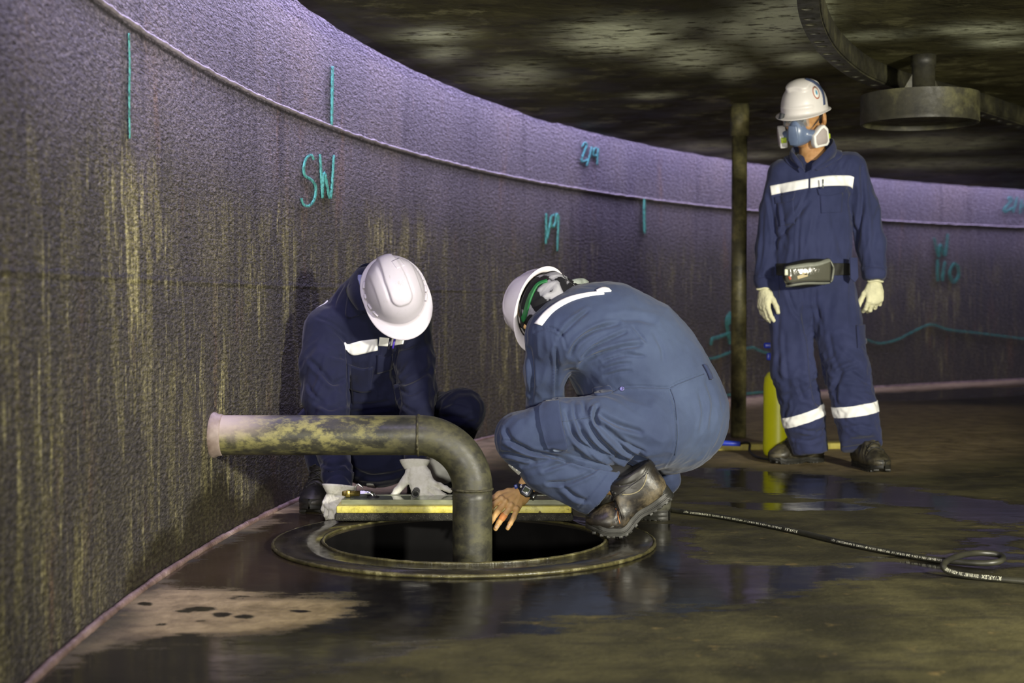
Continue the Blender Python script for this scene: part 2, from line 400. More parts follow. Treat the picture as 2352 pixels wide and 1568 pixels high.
hh = m.math('ADD', m.math('MULTIPLY', fine, .7), m.math('MULTIPLY', m.noise(1, 2, .5, st(24, 60)), .8))
nb = m.bump(m.math('MULTIPLY', hh, m.math('SUBTRACT', 1.0, m.math('MULTIPLY', foot, .7))), 1.0, .024)
groove = m.mr(m.math('ABSOLUTE', m.math('SUBTRACT', m.math('ADD', v1, m.math('MULTIPLY', fine, .012)), .826)), .014, .0)
bead_shade = m.mr(m.math('ABSOLUTE', m.math('SUBTRACT', m.math('ADD', v1, m.math('MULTIPLY', fine, .006)), 1.470)), .009, .002); base = m.mix(m.math('MULTIPLY', bead_shade, .8), base, (.02, .018, .02))  # shadow under the weld bead, painted into the base colour as a dark line
nb = m.bump(m.math('MULTIPLY', groove, m.mr(u1, 5.2, 3.5)), .6, -.01, nb)
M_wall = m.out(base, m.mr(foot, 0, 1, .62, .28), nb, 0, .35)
ang = np.r_[np.arange(1.25, 1.75, .02), np.arange(1.75, 3.55, .005), np.arange(3.55, 1.25 + 2 * math.pi + .001, .05)]; zs = np.r_[np.linspace(0, 1.9, 40), 2.45]
V = np.array([(WC[0] + WR * math.cos(a), WC[1] + WR * math.sin(a), z) for a in ang for z in zs]); n, mm = len(ang), len(zs)
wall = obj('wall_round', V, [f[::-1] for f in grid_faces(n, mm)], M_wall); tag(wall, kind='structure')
uvl = wall.data.uv_layers.new(name='UVMap'); uvs = np.c_[(math.pi - np.repeat(ang, mm)) * WR, np.tile(zs, n)]
li = np.zeros(len(wall.data.loops), int); wall.data.loops.foreach_get('vertex_index', li); uvl.data.foreach_set('uv', uvs[li].ravel().astype(np.float32))
stain = .10 + .22 * sstep(4.6, 3.2, uvs[:, 0])
for px, py, su, sz, g in [(280, 400, .16, .30, .9), (150, 420, .14, .3, .55), (330, 520, .16, .35, .7), (60, 620, .25, .4, .45), (300, 700, .14, .3, .4), (120, 880, .12, .25, .5), (510, 930, .09, .16, 1.1), (525, 1085, .06, .10, 1.2), (110, 1080, .09, .12, 1.0), (320, 1290, .2, .15, .4),
                          (660, 520, .16, .25, .6), (900, 520, .35, .2, .9), (960, 540, .3, .2, .8), (830, 560, .3, .3, .6), (1160, 850, .22, .25, 1.1), (1200, 640, .6, .3, .55), (1290, 560, .35, .15, .5), (1330, 620, .4, .3, .4), (1740, 640, .5, .3, .6), (2070, 640, .6, .3, .6), (2140, 760, .35, .25, .7), (2170, 680, .3, .2, .6), (730, 640, .12, .35, .6), (400, 1100, .3, .2, .35)]:
    p = wall_at(px, py); du = (uvs[:, 0] - wall_u(p)) / su; dz = (uvs[:, 1] - p[2]) / sz; stain += g * .75 * np.exp(-du * du - dz * dz)
p0 = wall_at(780, 900); stain *= np.where(np.abs(uvs[:, 0] - wall_u(p0)) < .35, .45, 1)
vattr(wall, 'stain', np.clip(stain, 0, 1.15))
damp = np.zeros(len(V)); nz = fbm(np.c_[uvs * 3, np.zeros(len(V))], 4)
for px, py, su, sz in [(500, 1200, .42, .20), (600, 1170, .3, .12), (90, 1470, .30, .45), (60, 1400, .16, .5), (20, 1520, .3, .35), (380, 1280, .35, .10)]:
    p = wall_at(px, py); du = (uvs[:, 0] - wall_u(p)) / su; dz = (uvs[:, 1]) / sz; damp = np.maximum(damp, sstep(1.25, .75, np.sqrt(du ** 2 + dz ** 2) + .35 * nz))
vattr(wall, 'damp', damp)
# ---- weld beads round the wall
def arc(z, a0, a1, step, inset=0.0):
    a = np.arange(a0, a1, step); return np.c_[WC[0] + (WR - inset) * np.cos(a), WC[1] + (WR - inset) * np.sin(a), np.full(len(a), z)]
mw = Mat('weld_bead'); M_weld = mw.out(mw.ramp(mw.noise(30, 4), (.3, (.16, .14, .16)), (.7, (.32, .28, .31))), .5, mw.bump(mw.noise(160, 3), .6, .004), 0, .5)
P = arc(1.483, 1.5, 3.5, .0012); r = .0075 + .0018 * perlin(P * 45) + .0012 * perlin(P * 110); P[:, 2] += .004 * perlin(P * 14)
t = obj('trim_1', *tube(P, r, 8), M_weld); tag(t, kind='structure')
mw = Mat('floor_seam'); M_seam = mw.out(mw.ramp(mw.noise(9, 5), (.3, (.09, .055, .042)), (.6, (.24, .165, .14)), (.8, (.48, .38, .34))), .42, mw.bump(mw.noise(90, 4), .8, .006), 0, .5)
P = arc(.002, 1.4, 3.6, .0016, .012); r = .011 + .002 * perlin(P * 9) + .002 * perlin(P * 40)
t = obj('trim_2', *tube(P, r, 10), M_seam); tag(t, kind='structure')
# ---- chalk
mc = Mat('teal_chalk'); fac = mc.mr(mc.noise(75, 3, .65), .40, .50)
M_chalk = mc.out(mc.ramp(mc.noise(40, 3), (.3, (.06, .28, .25)), (.7, (.14, .44, .41))), .9, None, 0, .1, Alpha=mc.math('MULTIPLY', fac, .92)); 
mc = Mat('faint_chalk'); M_chalk2 = mc.out(mc.ramp(mc.noise(40, 3), (.3, (.05, .22, .19)), (.7, (.09, .34, .29))), .9, None, 0, .1, Alpha=mc.mr(mc.noise(30, 3, .6), .3, .6, .10, .42))
def chalk(name, strokes, w, mat=None, label=None):
    parts = []
    for s in strokes:
        L = catmull(np.array(s, float), 8); d = np.gradient(L, axis=0); d /= np.maximum(np.hypot(d[:, 0], d[:, 1]), 1e-6)[:, None]; nn = np.c_[-d[:, 1], d[:, 0]]
        w_ = w * (.75 + .25 * np.sin(np.linspace(.3, math.pi - .3, len(L))))
        a = np.array([wall_at(*(l + q * k / 2), lift=.006) for l, q, k in zip(L, nn, w_)]); b = np.array([wall_at(*(l - q * k / 2), lift=.006) for l, q, k in zip(L, nn, w_)])
        a2 = np.array([wall_at(*(l + q * k / 2), lift=.002) for l, q, k in zip(L, nn, w_)]); b2 = np.array([wall_at(*(l - q * k / 2), lift=.002) for l, q, k in zip(L, nn, w_)])
        parts.append(slab(np.stack([a, b], 1), np.stack([a2, b2], 1), len(L), 2))
    o = obj(name, *merge(*parts), mat or M_chalk, wall); recalc(o)
    if label: o['label'] = label
chalk('chalk_tick', [[(296, 76), (298, 150), (297, 230), (298, 318)]], 4.5, label='dashed teal chalk tick')
chalk('chalk_tick', [[(764, 152), (763, 220), (762, 288)]], 7, label='teal chalk tick')
chalk('chalk_writing', [[(721, 367), (715, 356), (704, 363), (698, 383), (700, 402), (715, 413), (725, 428), (723, 455), (711, 472), (698, 470), (692, 455)], [(735, 354), (738, 405), (741, 455)], [(741, 455), (745, 396), (759, 455), (767, 356)]], 6.5, label='teal chalk letters SW')
chalk('chalk_writing', [[(1337, 337), (1343, 328), (1348, 333), (1343, 347), (1336, 367), (1340, 371), (1351, 366)], [(1360, 337), (1354, 360), (1348, 381)], [(1371, 340), (1365, 342), (1363, 355), (1368, 358), (1373, 353), (1374, 341), (1372, 378)]], 5, M_chalk, 'teal chalk figures 2/9')
chalk('chalk_writing', [[(1255, 490), (1255, 525), (1254, 560)], [(1267, 494), (1262, 522), (1257, 549)], [(1279, 491), (1266, 498), (1266, 514), (1271, 521), (1276, 510), (1279, 492), (1283, 500), (1282, 530), (1280, 576)]], 5.5, M_chalk, 'teal chalk figures 1/9')
chalk('chalk_tick', [[(1480, 455), (1480, 495), (1481, 536)]], 6, label='faint teal chalk tick')
chalk('chalk_writing', [[(2145, 545), (2152, 572), (2157, 590)], [(2157, 590), (2160, 562), (2171, 585), (2177, 537)], [(2154, 595), (2154, 620), (2154, 645)], [(2171, 600), (2167, 622), (2164, 645)], [(2191, 604), (2181, 625), (2190, 647), (2202, 632), (2200, 612), (2190, 604)]], 8, M_chalk2, 'faded teal chalk letter and figures')
chalk('chalk_writing', [[(2314, 457), (2321, 454), (2323, 461), (2307, 479), (2309, 486), (2327, 477)], [(2337, 452), (2332, 470), (2327, 488)], [(2347, 458), (2345, 475), (2343, 490)], [(2364, 460), (2354, 474), (2362, 490), (2372, 476), (2364, 460)]], 7, M_chalk2)
chalk('chalk_line', [[(1960, 770), (1985, 778), (2020, 788), (2060, 780), (2110, 755), (2140, 745), (2180, 757), (2250, 765), (2360, 779)]], 5, M_chalk2, 'wavy teal chalk line')
chalk('chalk_line', [[(1590, 828), (1640, 822), (1680, 808), (1716, 800), (1730, 798), (1745, 805), (1775, 815)]], 6, M_chalk2)
chalk('chalk_line', [[(1633, 792), (1636, 778), (1650, 774), (1678, 764)], [(1678, 716), (1669, 735), (1672, 760), (1677, 790)], [(1690, 740), (1680, 725), (1674, 745)]], 8, M_chalk2)
chalk('chalk_line', [[(1640, 908), (1700, 905), (1760, 899)]], 5, M_chalk2)
# ---- ceiling: underside of the floating deck
m = Mat('deck_underside'); oc = m.coord()
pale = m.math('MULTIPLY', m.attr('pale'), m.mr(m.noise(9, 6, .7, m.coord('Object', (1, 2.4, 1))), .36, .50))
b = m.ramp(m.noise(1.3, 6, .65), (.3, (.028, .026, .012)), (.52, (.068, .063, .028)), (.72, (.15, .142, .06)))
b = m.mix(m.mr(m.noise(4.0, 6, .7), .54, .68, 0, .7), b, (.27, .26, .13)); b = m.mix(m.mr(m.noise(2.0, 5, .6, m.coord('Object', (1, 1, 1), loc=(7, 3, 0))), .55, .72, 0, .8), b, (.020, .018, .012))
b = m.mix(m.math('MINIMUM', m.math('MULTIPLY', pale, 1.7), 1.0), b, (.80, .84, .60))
M_ceil = m.out(b, m.mr(m.noise(3, 5), .35, .65, .5, .75), m.bump(m.noise(5, 6, .6), .35, .03, m.bump(m.noise(.9, 3), .5, .12)), 0, .12)
rr = np.r_[np.linspace(WR - .11, WR - 6, 90), np.linspace(WR - 6.4, .05, 18)]; aa = np.r_[np.arange(1.3, 1.75, .02), np.arange(1.75, 3.5, .006), np.arange(3.5, 1.3 + 2 * math.pi - .02, .06)]
V = np.array([(WC[0] + r * math.cos(a), WC[1] + r * math.sin(a), CEIL + .02 * min(WR - r, 6)) for r in rr for a in aa]); na = len(aa)
q = np.arange(na); stepz = .006 * perlin(np.c_[aa * 60, aa * 0, aa * 0]) + .008 * np.round(perlin(np.c_[aa * 9, aa * 0 + 4, aa * 0])); V[:na, 2] += stepz; V[na:2 * na, 2] += stepz * .6
Fc = [(i * na + j, (i + 1) * na + j, (i + 1) * na + (j + 1) % na, i * na + (j + 1) % na) for i in range(len(rr) - 1) for j in range(na)]
top = V[:na].copy(); top[:, 2] += .06; k = len(V); V = np.vstack([V, top]); Fc += [(k + j, j, (j + 1) % na, k + (j + 1) % na) for j in range(na)]
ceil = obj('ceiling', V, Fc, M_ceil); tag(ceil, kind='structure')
def cp(px, py): return G(px, py, CEIL + .03)
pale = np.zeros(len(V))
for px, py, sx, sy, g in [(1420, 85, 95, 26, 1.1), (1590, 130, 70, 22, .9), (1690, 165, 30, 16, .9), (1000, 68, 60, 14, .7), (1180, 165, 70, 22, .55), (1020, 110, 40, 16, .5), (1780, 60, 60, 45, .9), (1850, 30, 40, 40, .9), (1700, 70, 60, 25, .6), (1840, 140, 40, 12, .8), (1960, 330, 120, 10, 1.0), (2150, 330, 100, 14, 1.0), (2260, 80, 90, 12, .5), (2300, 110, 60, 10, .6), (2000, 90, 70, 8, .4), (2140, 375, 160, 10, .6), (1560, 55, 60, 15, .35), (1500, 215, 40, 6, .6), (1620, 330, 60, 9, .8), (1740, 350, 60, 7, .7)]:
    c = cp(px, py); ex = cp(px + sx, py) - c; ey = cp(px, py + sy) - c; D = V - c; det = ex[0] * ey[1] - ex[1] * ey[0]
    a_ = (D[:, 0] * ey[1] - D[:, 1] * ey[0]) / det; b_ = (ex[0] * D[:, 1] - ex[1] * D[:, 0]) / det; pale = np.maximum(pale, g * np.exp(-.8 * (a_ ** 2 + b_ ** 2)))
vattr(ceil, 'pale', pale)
# ---- floor
HOLE = A(-.150, 4.49); HR = .443; RR = .597
m = Mat('tank_floor'); oc = m.coord()
n1 = m.noise(2.2, 6, .65); n2 = m.noise(9, 6, .7); n3 = m.noise(2.5, 6, .7, m.coord('Object', (.7, 3.0, 1)))
wet = m.mr(m.math('ADD', m.attr('wet'), m.math('MULTIPLY', m.math('SUBTRACT', m.math('ADD', m.math('MULTIPLY', n3, .6), m.math('MULTIPLY', n2, .4)), .5), 2.6)), .36, .66)
dry = m.mix(m.mr(n1, .35, .65), (.024, .022, .011), (.092, .083, .036)); dry = m.mix(m.mr(n2, .52, .72, 0, .6), dry, (.040, .035, .020)); dry = m.mix(m.mr(m.noise(13, 4), .62, .75, 0, .6), dry, (.20, .145, .055)); dry = m.mix(m.mr(m.noise(1, 6, .72, m.coord('Object', (3, 9, 1))), .50, .66, 0, .75), dry, (.028, .025, .017))
tan = m.math('MULTIPLY', m.attr('tan'), m.mr(n2, .25, .6, .6, 1)); dry = m.mix(tan, dry, m.ramp(n2, (.3, (.22, .16, .075)), (.7, (.50, .395, .215))))
wc = m.mix(m.mr(n1, .4, .6), (.011, .010, .008), (.021, .018, .013)); wc = m.mix(m.math('MULTIPLY', m.attr('brown'), .9), wc, (.060, .040, .024))
col = m.mix(wet, dry, wc); col = m.mix(m.mr(m.noise(150, 2), .68, .74, 0, .35), col, (.30, .28, .14))
nb = m.bump(m.math('ADD', n2, m.math('MULTIPLY', m.noise(60, 4, .6), .35)), .5, .012)
mixn = m.n('ShaderNodeMix'); mixn.data_type = 'VECTOR'; m.put(mixn.inputs[0], wet); m.t.links.new(nb, mixn.inputs[4]); m.t.links.new(m.bump(m.math('ADD', m.noise(3.5, 4, .55, m.coord('Object', (1, 2, 1))), m.math('MULTIPLY', m.noise(22, 3), .10)), .16, .010), mixn.inputs[5])
rgh = m.math('ADD', m.mr(wet, 0, 1, .62, .10), m.math('MULTIPLY', m.mr(n2, .4, .7), .10))
M_floor = m.out(col, rgh, mixn.outputs[1], 0, .27)
th = np.linspace(0, 2 * math.pi, 900, endpoint=False); rho = np.r_[0, np.geomspace(.0028, 1, 230)]
def rmax(a):
    d = A(math.cos(a), math.sin(a)); q = HOLE - WC; b = d @ q; return -b + math.sqrt(b * b - (q @ q - (WR - .001) ** 2))
rm = np.array([rmax(a) for a in th]); cs = np.c_[np.cos(th), np.sin(th)]
V = np.vstack([np.c_[HOLE + cs * (HR + s * (rm - HR))[:, None], np.zeros(900)] for s in rho])
floor = obj('floor', V, [f[::-1] for f in grid_faces(len(rho), 900, True)], M_floor); tag(floor, kind='structure'); recalc(floor)
if floor.data.polygons[0].normal.z < 0: floor.data.flip_normals()
gp = lambda L: np.array([G(*p)[:2] for p in L])
XY = V[:, :2]; nzv = np.c_[XY * A(.8, 1.2), np.zeros(len(V))]; wob = XY + .10 * np.c_[fbm(nzv * 2.0, 4), fbm(nzv * 2.0 + 31, 4)] * np.clip(.25 + .25 * (XY[:, 1:] - 2), .25, 1.6)
wet = np.zeros(len(V))
for poly, soft in [([(330, 1335), (430, 1280), (560, 1215), (640, 1190), (720, 1172), (800, 1188), (1300, 1192), (1480, 1190), (1560, 1205), (1640, 1290), (1800, 1300), (2130, 1272), (2352, 1205), (2352, 1300), (2100, 1322), (1900, 1345), (1750, 1385), (1500, 1405), (1250, 1440), (1080, 1470), (940, 1500), (700, 1530), (500, 1590), (40, 1590), (150, 1500), (300, 1475), (450, 1462), (600, 1455), (700, 1440), (790, 1420), (830, 1395), (780, 1372), (640, 1372), (560, 1352), (470, 1345), (400, 1342)], .22),
                   ([(1560, 1085), (1640, 1072), (1760, 1078), (1900, 1095), (2150, 1130), (2380, 1165), (2380, 1205), (2200, 1188), (2050, 1165), (1880, 1140), (1750, 1130), (1640, 1112), (1560, 1102)], .22),
                   ([(1940, 905), (2100, 897), (2360, 886), (2360, 906), (2100, 918), (1940, 926)], .2), ([(1560, 1150), (1900, 1150), (1980, 1165), (1900, 1172), (1700, 1165)], .05)]:
    wet = np.maximum(wet, sstep(soft, -soft, sdpoly(wob, gp(poly))))
wet -= .7 * np.clip(sstep(.04, -.04, sdpoly(wob, gp([(1590, 1205), (1680, 1225), (1760, 1240), (1850, 1238), (1920, 1240), (1800, 1262), (1700, 1262), (1640, 1245)]))), 0, 1)
dots = np.zeros(len(V))
for px, py, rx, ry in [(470, 1395, 60, 7), (505, 1412, 30, 8), (420, 1400, 30, 5), (440, 1425, 40, 8), (560, 1418, 38, 6), (360, 1385, 20, 4), (700, 1405, 40, 5), (330, 1435, 25, 6)]:
    c = G(px, py)[:2]; ex = np.linalg.norm(G(px + rx, py)[:2] - c); ey = np.linalg.norm(G(px, py + ry)[:2] - c); D = wob - c; dots = np.maximum(dots, np.exp(-1.2 * ((D[:, 0] / ex) ** 2 + (D[:, 1] / ey) ** 2)))
wet = np.maximum(wet, dots * .95)
vattr(floor, 'wet', wet)
tanv = np.zeros(len(V))
for poly, soft, g in [([(250, 1460), (330, 1390), (400, 1340), (560, 1352), (700, 1375), (830, 1385), (820, 1420), (700, 1445), (540, 1458), (300, 1482)], .08, .95), ([(560, 1215), (650, 1170), (740, 1128), (900, 1075), (1060, 1025), (1120, 1015), (1140, 1040), (1050, 1110), (940, 1170), (760, 1180), (640, 1195)], .10, .95), ([(1100, 1010), (1400, 945), (1750, 905), (2000, 890), (2352, 873), (2352, 900), (1900, 930), (1500, 985), (1150, 1060)], .25, .95), ([(1640, 930), (2000, 925), (2360, 935), (2360, 1030), (2000, 1090), (1600, 1060)], .3, .75), ([(100, 1568), (300, 1410), (330, 1425), (200, 1530), (130, 1580)], .05, .5)]:
    tanv = np.maximum(tanv, g * sstep(soft, -soft, sdpoly(wob, gp(poly))))
vattr(floor, 'tan', tanv)
brown = sstep(.25, -.25, sdpoly(wob, gp([(330, 1335), (560, 1215), (720, 1170), (760, 1200), (640, 1260), (700, 1330), (600, 1350), (450, 1345)]))); vattr(floor, 'brown', brown)
# ---- sump pit in the floor
ms = Mat('sump_plate'); n_ = ms.noise(14, 5, .7)
M_plate = ms.out(ms.mix(ms.mr(ms.noise(4, 5, .65), .42, .66), (.020, .018, .015), (.055, .047, .028)), ms.mr(n_, .35, .7, .10, .30), ms.bump(n_, .10, .006), 0, .32)
mp = Mat('sump_edge'); M_edge = mp.out(mp.ramp(mp.noise(22, 5, .7), (.35, (.035, .032, .015)), (.55, (.085, .076, .030)), (.78, (.30, .28, .15))), .32, mp.bump(mp.noise(120, 3), .5, .004), 0, .5)
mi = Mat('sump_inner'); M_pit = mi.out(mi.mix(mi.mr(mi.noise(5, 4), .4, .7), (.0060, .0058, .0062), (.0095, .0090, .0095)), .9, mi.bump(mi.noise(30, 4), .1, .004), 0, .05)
sump = thing('sump', (HOLE[0], HOLE[1], 0), 'round dark sump pit opening in the wet floor under the bent pipe', 'sump')
c3 = A(HOLE[0], HOLE[1], 0)
obj('rim_plate', *lathe([(HR - .001, 0.0), (HR - .001, .012), (RR - .004, .012), (RR + .004, .0), (HR - .001, 0.0)], c3, 160), M_plate, sump, label='wet flat steel ring plate'); 
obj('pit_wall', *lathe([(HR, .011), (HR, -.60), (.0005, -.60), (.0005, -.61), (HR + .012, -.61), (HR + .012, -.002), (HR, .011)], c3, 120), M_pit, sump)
P = np.array([c3 + A((RR + .002) * math.cos(a), (RR + .002) * math.sin(a), .006) for a in np.linspace(0, 2 * math.pi, 401)]); obj('weld_seam', *tube(P, .0058 + .0022 * perlin(P * 40), 8, False), M_edge, sump, label='outer weld ring')
P = np.array([c3 + A((HR + .002) * math.cos(a), (HR + .002) * math.sin(a), .012) for a in np.linspace(0, 2 * math.pi, 401)]); obj('lip', *tube(P, .0050 + .0012 * perlin(P * 30), 8, False), M_edge, sump, label='inner lip')
# ================================================================== things
def steel(name, dark, mid, pale, scale=8, rough=.5, bump=.3):
    m = Mat(name); n = m.noise(scale, 6, .68); n2 = m.noise(scale * 3, 5, .7)
    c = m.ramp(n, (.34, dark), (.52, mid), (.72, pale)); c = m.mix(m.mr(n2, .55, .75, 0, .6), c, tuple(.6 * x for x in dark))
    return m.out(c, m.mr(n2, .3, .7, rough - .12, rough + .15), m.bump(m.math('ADD', n2, m.noise(scale * 14, 3)), bump, .004), 0, .45)
# ---- bent drain pipe
PY = 4.5; pr = .0632; ax = W(500, 999, PY)[2]; vx = W(1085, 1100, PY)[0]; er = pm(124, PY)
m = Mat('drain_pipe_steel'); oc = m.coord(); ox, oy, oz = m.sep(oc)
n = m.noise(11, 6, .7); n2 = m.noise(26, 5, .7, m.coord('Object', (.6, 1, 1)))
c = m.ramp(n, (.32, (.016, .017, .014)), (.50, (.034, .033, .024)), (.70, (.068, .066, .036)))
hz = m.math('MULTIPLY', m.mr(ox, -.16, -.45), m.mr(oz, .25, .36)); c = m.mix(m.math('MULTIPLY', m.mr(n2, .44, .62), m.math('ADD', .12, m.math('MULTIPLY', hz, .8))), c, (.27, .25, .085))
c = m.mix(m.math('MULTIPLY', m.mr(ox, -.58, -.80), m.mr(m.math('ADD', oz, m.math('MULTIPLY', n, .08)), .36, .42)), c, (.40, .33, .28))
M_pipe = m.out(c, m.mr(n2, .3, .7, .38, .6), m.bump(m.math('ADD', n2, m.math('MULTIPLY', m.noise(120, 3), .3)), .16, .003), 0, .5)
M_pipeweld = steel('pipe_weld', (.02, .02, .015), (.06, .055, .03), (.17, .16, .08), 40, .45, .6)
wx = WC[0] - math.sqrt((WR) ** 2 - (PY - WC[1]) ** 2)
pipe = thing('drain_pipe', (vx, PY, 0), 'rusty olive steel pipe bending from the wall down into the sump', 'pipe')
P = np.c_[np.linspace(wx - .02, vx - er, 40), np.full(40, PY), np.full(40, ax)]
V_, F_ = tube(P, pr, 48, False); obj('pipe_run', V_, F_, M_pipe, pipe)
a = np.linspace(0, math.pi / 2, 30); P = np.c_[vx - er + er * np.sin(a), np.full(30, PY), ax - er + er * np.cos(a)]; obj('elbow', *tube(P, pr * 1.015, 48, False), M_pipe, pipe)
P = np.c_[np.full(20, vx), np.full(20, PY), np.linspace(ax - er, -.40, 20)]; obj('downpipe', *tube(P, pr, 48, True), M_pipe, pipe)
def ringbead(c, axis, R, r0, seg=140, name='weld_seam'):
    f, s, u = frame(nrm(np.cross(axis, (.3, .7, .2))), axis); P = np.array([c + R * (math.cos(t) * f + math.sin(t) * s) for t in np.linspace(0, 2 * math.pi, seg)]); return tube(P, r0 * (1 + .3 * perlin(P * 150)), 8, False)
obj('weld_seam', *ringbead(A(vx - er, PY, ax), (1, 0, 0), pr * 1.005, .0042), M_pipeweld, pipe); obj('weld_seam', *ringbead(A(vx, PY, ax - er), (0, 0, 1), pr * 1.005, .0042), M_pipeweld, pipe)
m = Mat('collar_steel'); M_col = m.out(m.ramp(m.noise(14, 5), (.3, (.14, .10, .08)), (.7, (.38, .31, .27))), .55, m.bump(m.noise(60, 4), .4, .004))
f_, s_, u_ = frame((0, 0, 1), (1, 0, 0)); obj('wall_collar', *lathe([(pr, .030), (pr + .0025, .026), (pr + .004, .014), (pr + .009, .006), (pr + .012, -.02)], A(wx, PY, ax), 56, (0, 0, 1), (1, 0, 0)), M_col, pipe, label='pale flared weld collar at the wall')
# ---- support leg of the deck
SY = 7.96; sx = W(1697, 700, SY)[0]
M_leg = steel('leg_steel', (.022, .021, .014), (.115, .105, .045), (.32, .28, .11), 7, .5, .2)
leg = thing('support_leg', (sx, SY, 0), 'dark steel tube leg standing between floor and deck behind the crouching men', 'support leg')
obj('leg_tube', *lathe([(.043, 0), (.0425, 1.70)], (sx, SY, 0), 40), M_leg, leg); obj('sleeve', *lathe([(.044, W(1697, 313, SY)[2]), (.0535, W(1697, 312, SY)[2]), (.0535, CEIL + .035)], (sx, SY, 0), 40), M_leg, leg, label='wider sleeve at the top')
# ---- ring stiffener under the deck
zb = 1.79
P = catmull(np.array([G(*q, zb) for q in [(1888, -60), (1882, 0), (1891, 55), (1918, 108), (1958, 148), (2003, 178), (2075, 206), (2160, 229), (2240, 249), (2300, 268), (2390, 298)]]), 14)
s_l = np.r_[0, np.cumsum(np.linalg.norm(np.diff(P, axis=0), axis=1))]; su = np.linspace(0, s_l[-1], 420); P = np.stack([np.interp(su, s_l, P[:, i]) for i in range(3)], 1)
T = np.gradient(P, axis=0); T /= np.linalg.norm(T, axis=1)[:, None]; O = np.c_[-T[:, 1], T[:, 0], np.zeros(len(T))]
if O[0, 0] > 0: O = -O
M_ring = steel('ring_steel', (.014, .013, .009), (.036, .034, .019), (.10, .095, .045), 6, .6, .2)
ring = thing('ring_stiffener', P[200], 'curved dark steel angle rim with bolt holes under the deck', 'stiffener ring')
up = A(0, 0, 1); zt = np.array([CEIL + .02 * min(WR - np.hypot(*(p[:2] - WC)), 6) + .01 for p in P]) - .012 - zb
web_o = np.stack([P, P + zt[:, None] * up], 1); web_i = web_o - .008 * O[:, None]; obj('web', *slab(web_o, web_i, len(P), 2), M_ring, ring); recalc(bpy.context.scene.objects['web'])
def flange(P, O, w, th, holes, hr):
    """flat strip with real round holes"""
    s = np.r_[0, np.cumsum(np.linalg.norm(np.diff(P, axis=0), axis=1))]; at = lambda q, t, z: np.array([np.interp(q, s, P[:, i]) for i in range(3)]) + t * nrm([np.interp(q, s, O[:, i]) for i in range(3)]) + A(0, 0, z)
    V = []; Fc = []; cuts = [0.0]
    def quadstrip(a, b):
        n = max(2, int((b - a) / .04) + 1); k = len(V)
        for q in np.linspace(a, b, n): V.extend([at(q, 0, 0), at(q, w, 0), at(q, w, -th), at(q, 0, -th)])
        for i in range(n - 1):
            for j in range(4): Fc.append((k + 4 * i + j, k + 4 * i + (j + 1) % 4, k + 4 * i + 4 + (j + 1) % 4, k + 4 * i + 4 + j))
    last = 0.0
    for h in holes:
        a, b = h - hr * 1.6, h + hr * 1.6; quadstrip(last, a); k = len(V); N = 24; last = b
        for z in (0, -th):
            for i in range(N):
                t = 2 * math.pi * i / N; c_, s_ = math.cos(t), math.sin(t); V.append(at(h + hr * c_, w * .55 + hr * s_, z))
                e = max(abs(c_), abs(s_)); V.append(at(h + hr * 1.6 * c_ / e, min(max(w * .55 + w * .56 * s_ / e, 0), w), z))
        for i in range(N):
            j = (i + 1) % N; u0, u1, v0, v1 = k + 2 * i, k + 2 * j, k + 2 * i + 1, k + 2 * j + 1; d = 2 * N
            Fc.extend([(u0, u1, v1, v0), (u0 + d, v0 + d, v1 + d, u1 + d), (u0, u0 + d, u1 + d, u1), (v0, v1, v1 + d, v0 + d)])
    quadstrip(last, s[-1]); return V, Fc
hol = np.arange(.5, s_l[-1] - .3, .155) + .03 * np.sin(np.arange(len(np.arange(.5, s_l[-1] - .3, .155))) * 2.1)
fl = obj('flange', *flange(P, O, .075, .008, hol, .021), M_ring, ring, label='bottom flange with bolt holes'); recalc(fl); autosmooth(fl)
# ---- drum hanging under the deck
DY = 6.5; dx = W(2112, 250, DY)[0]; dz0, dz1 = 1.568, 1.70
M_drum = steel('drum_steel', (.014, .0135, .010), (.036, .034, .020), (.13, .125, .055), 5, .55, .15)
drum = thing('sump_drum', (dx, DY, dz0), 'short wide dark steel drum hanging below the deck on a neck pipe', 'drum')
obj('drum_body', *lathe([(.001, dz0 + .02), (.245, dz0 + .02), (.250, dz0), (.262, dz0), (.264, dz0 + .010), (.2625, dz0 + .016), (.2625, dz1), (.248, dz1 + .002), (.001, dz1 + .002)], (dx, DY, 0), 96), M_drum, drum); autosmooth(bpy.context.scene.objects['drum_body'], 35)
nx = W(2121, 150, DY)[0]; obj('neck_pipe', *lathe([(.052, dz1), (.052, 1.83), (.056, 1.832), (.056, 1.883)], (nx, DY, 0), 40), M_drum, drum)
g0 = W(2100, 150, DY); g1 = W(2064, 200, DY)
obj('gusset', *prism([(-.055, 0), (-.105, 0), (-.04, .115), (-.04, .06)], .008, (nx, DY, dz1), (1, 0, 0), (0, 0, 1)), M_drum, drum, smooth=False)
obj('gusset', *prism([(.055, 0), (.105, 0), (.04, .115), (.04, .06)], .008, (nx, DY, dz1), (.9, .4, 0), (0, 0, 1)), M_drum, drum, smooth=False)
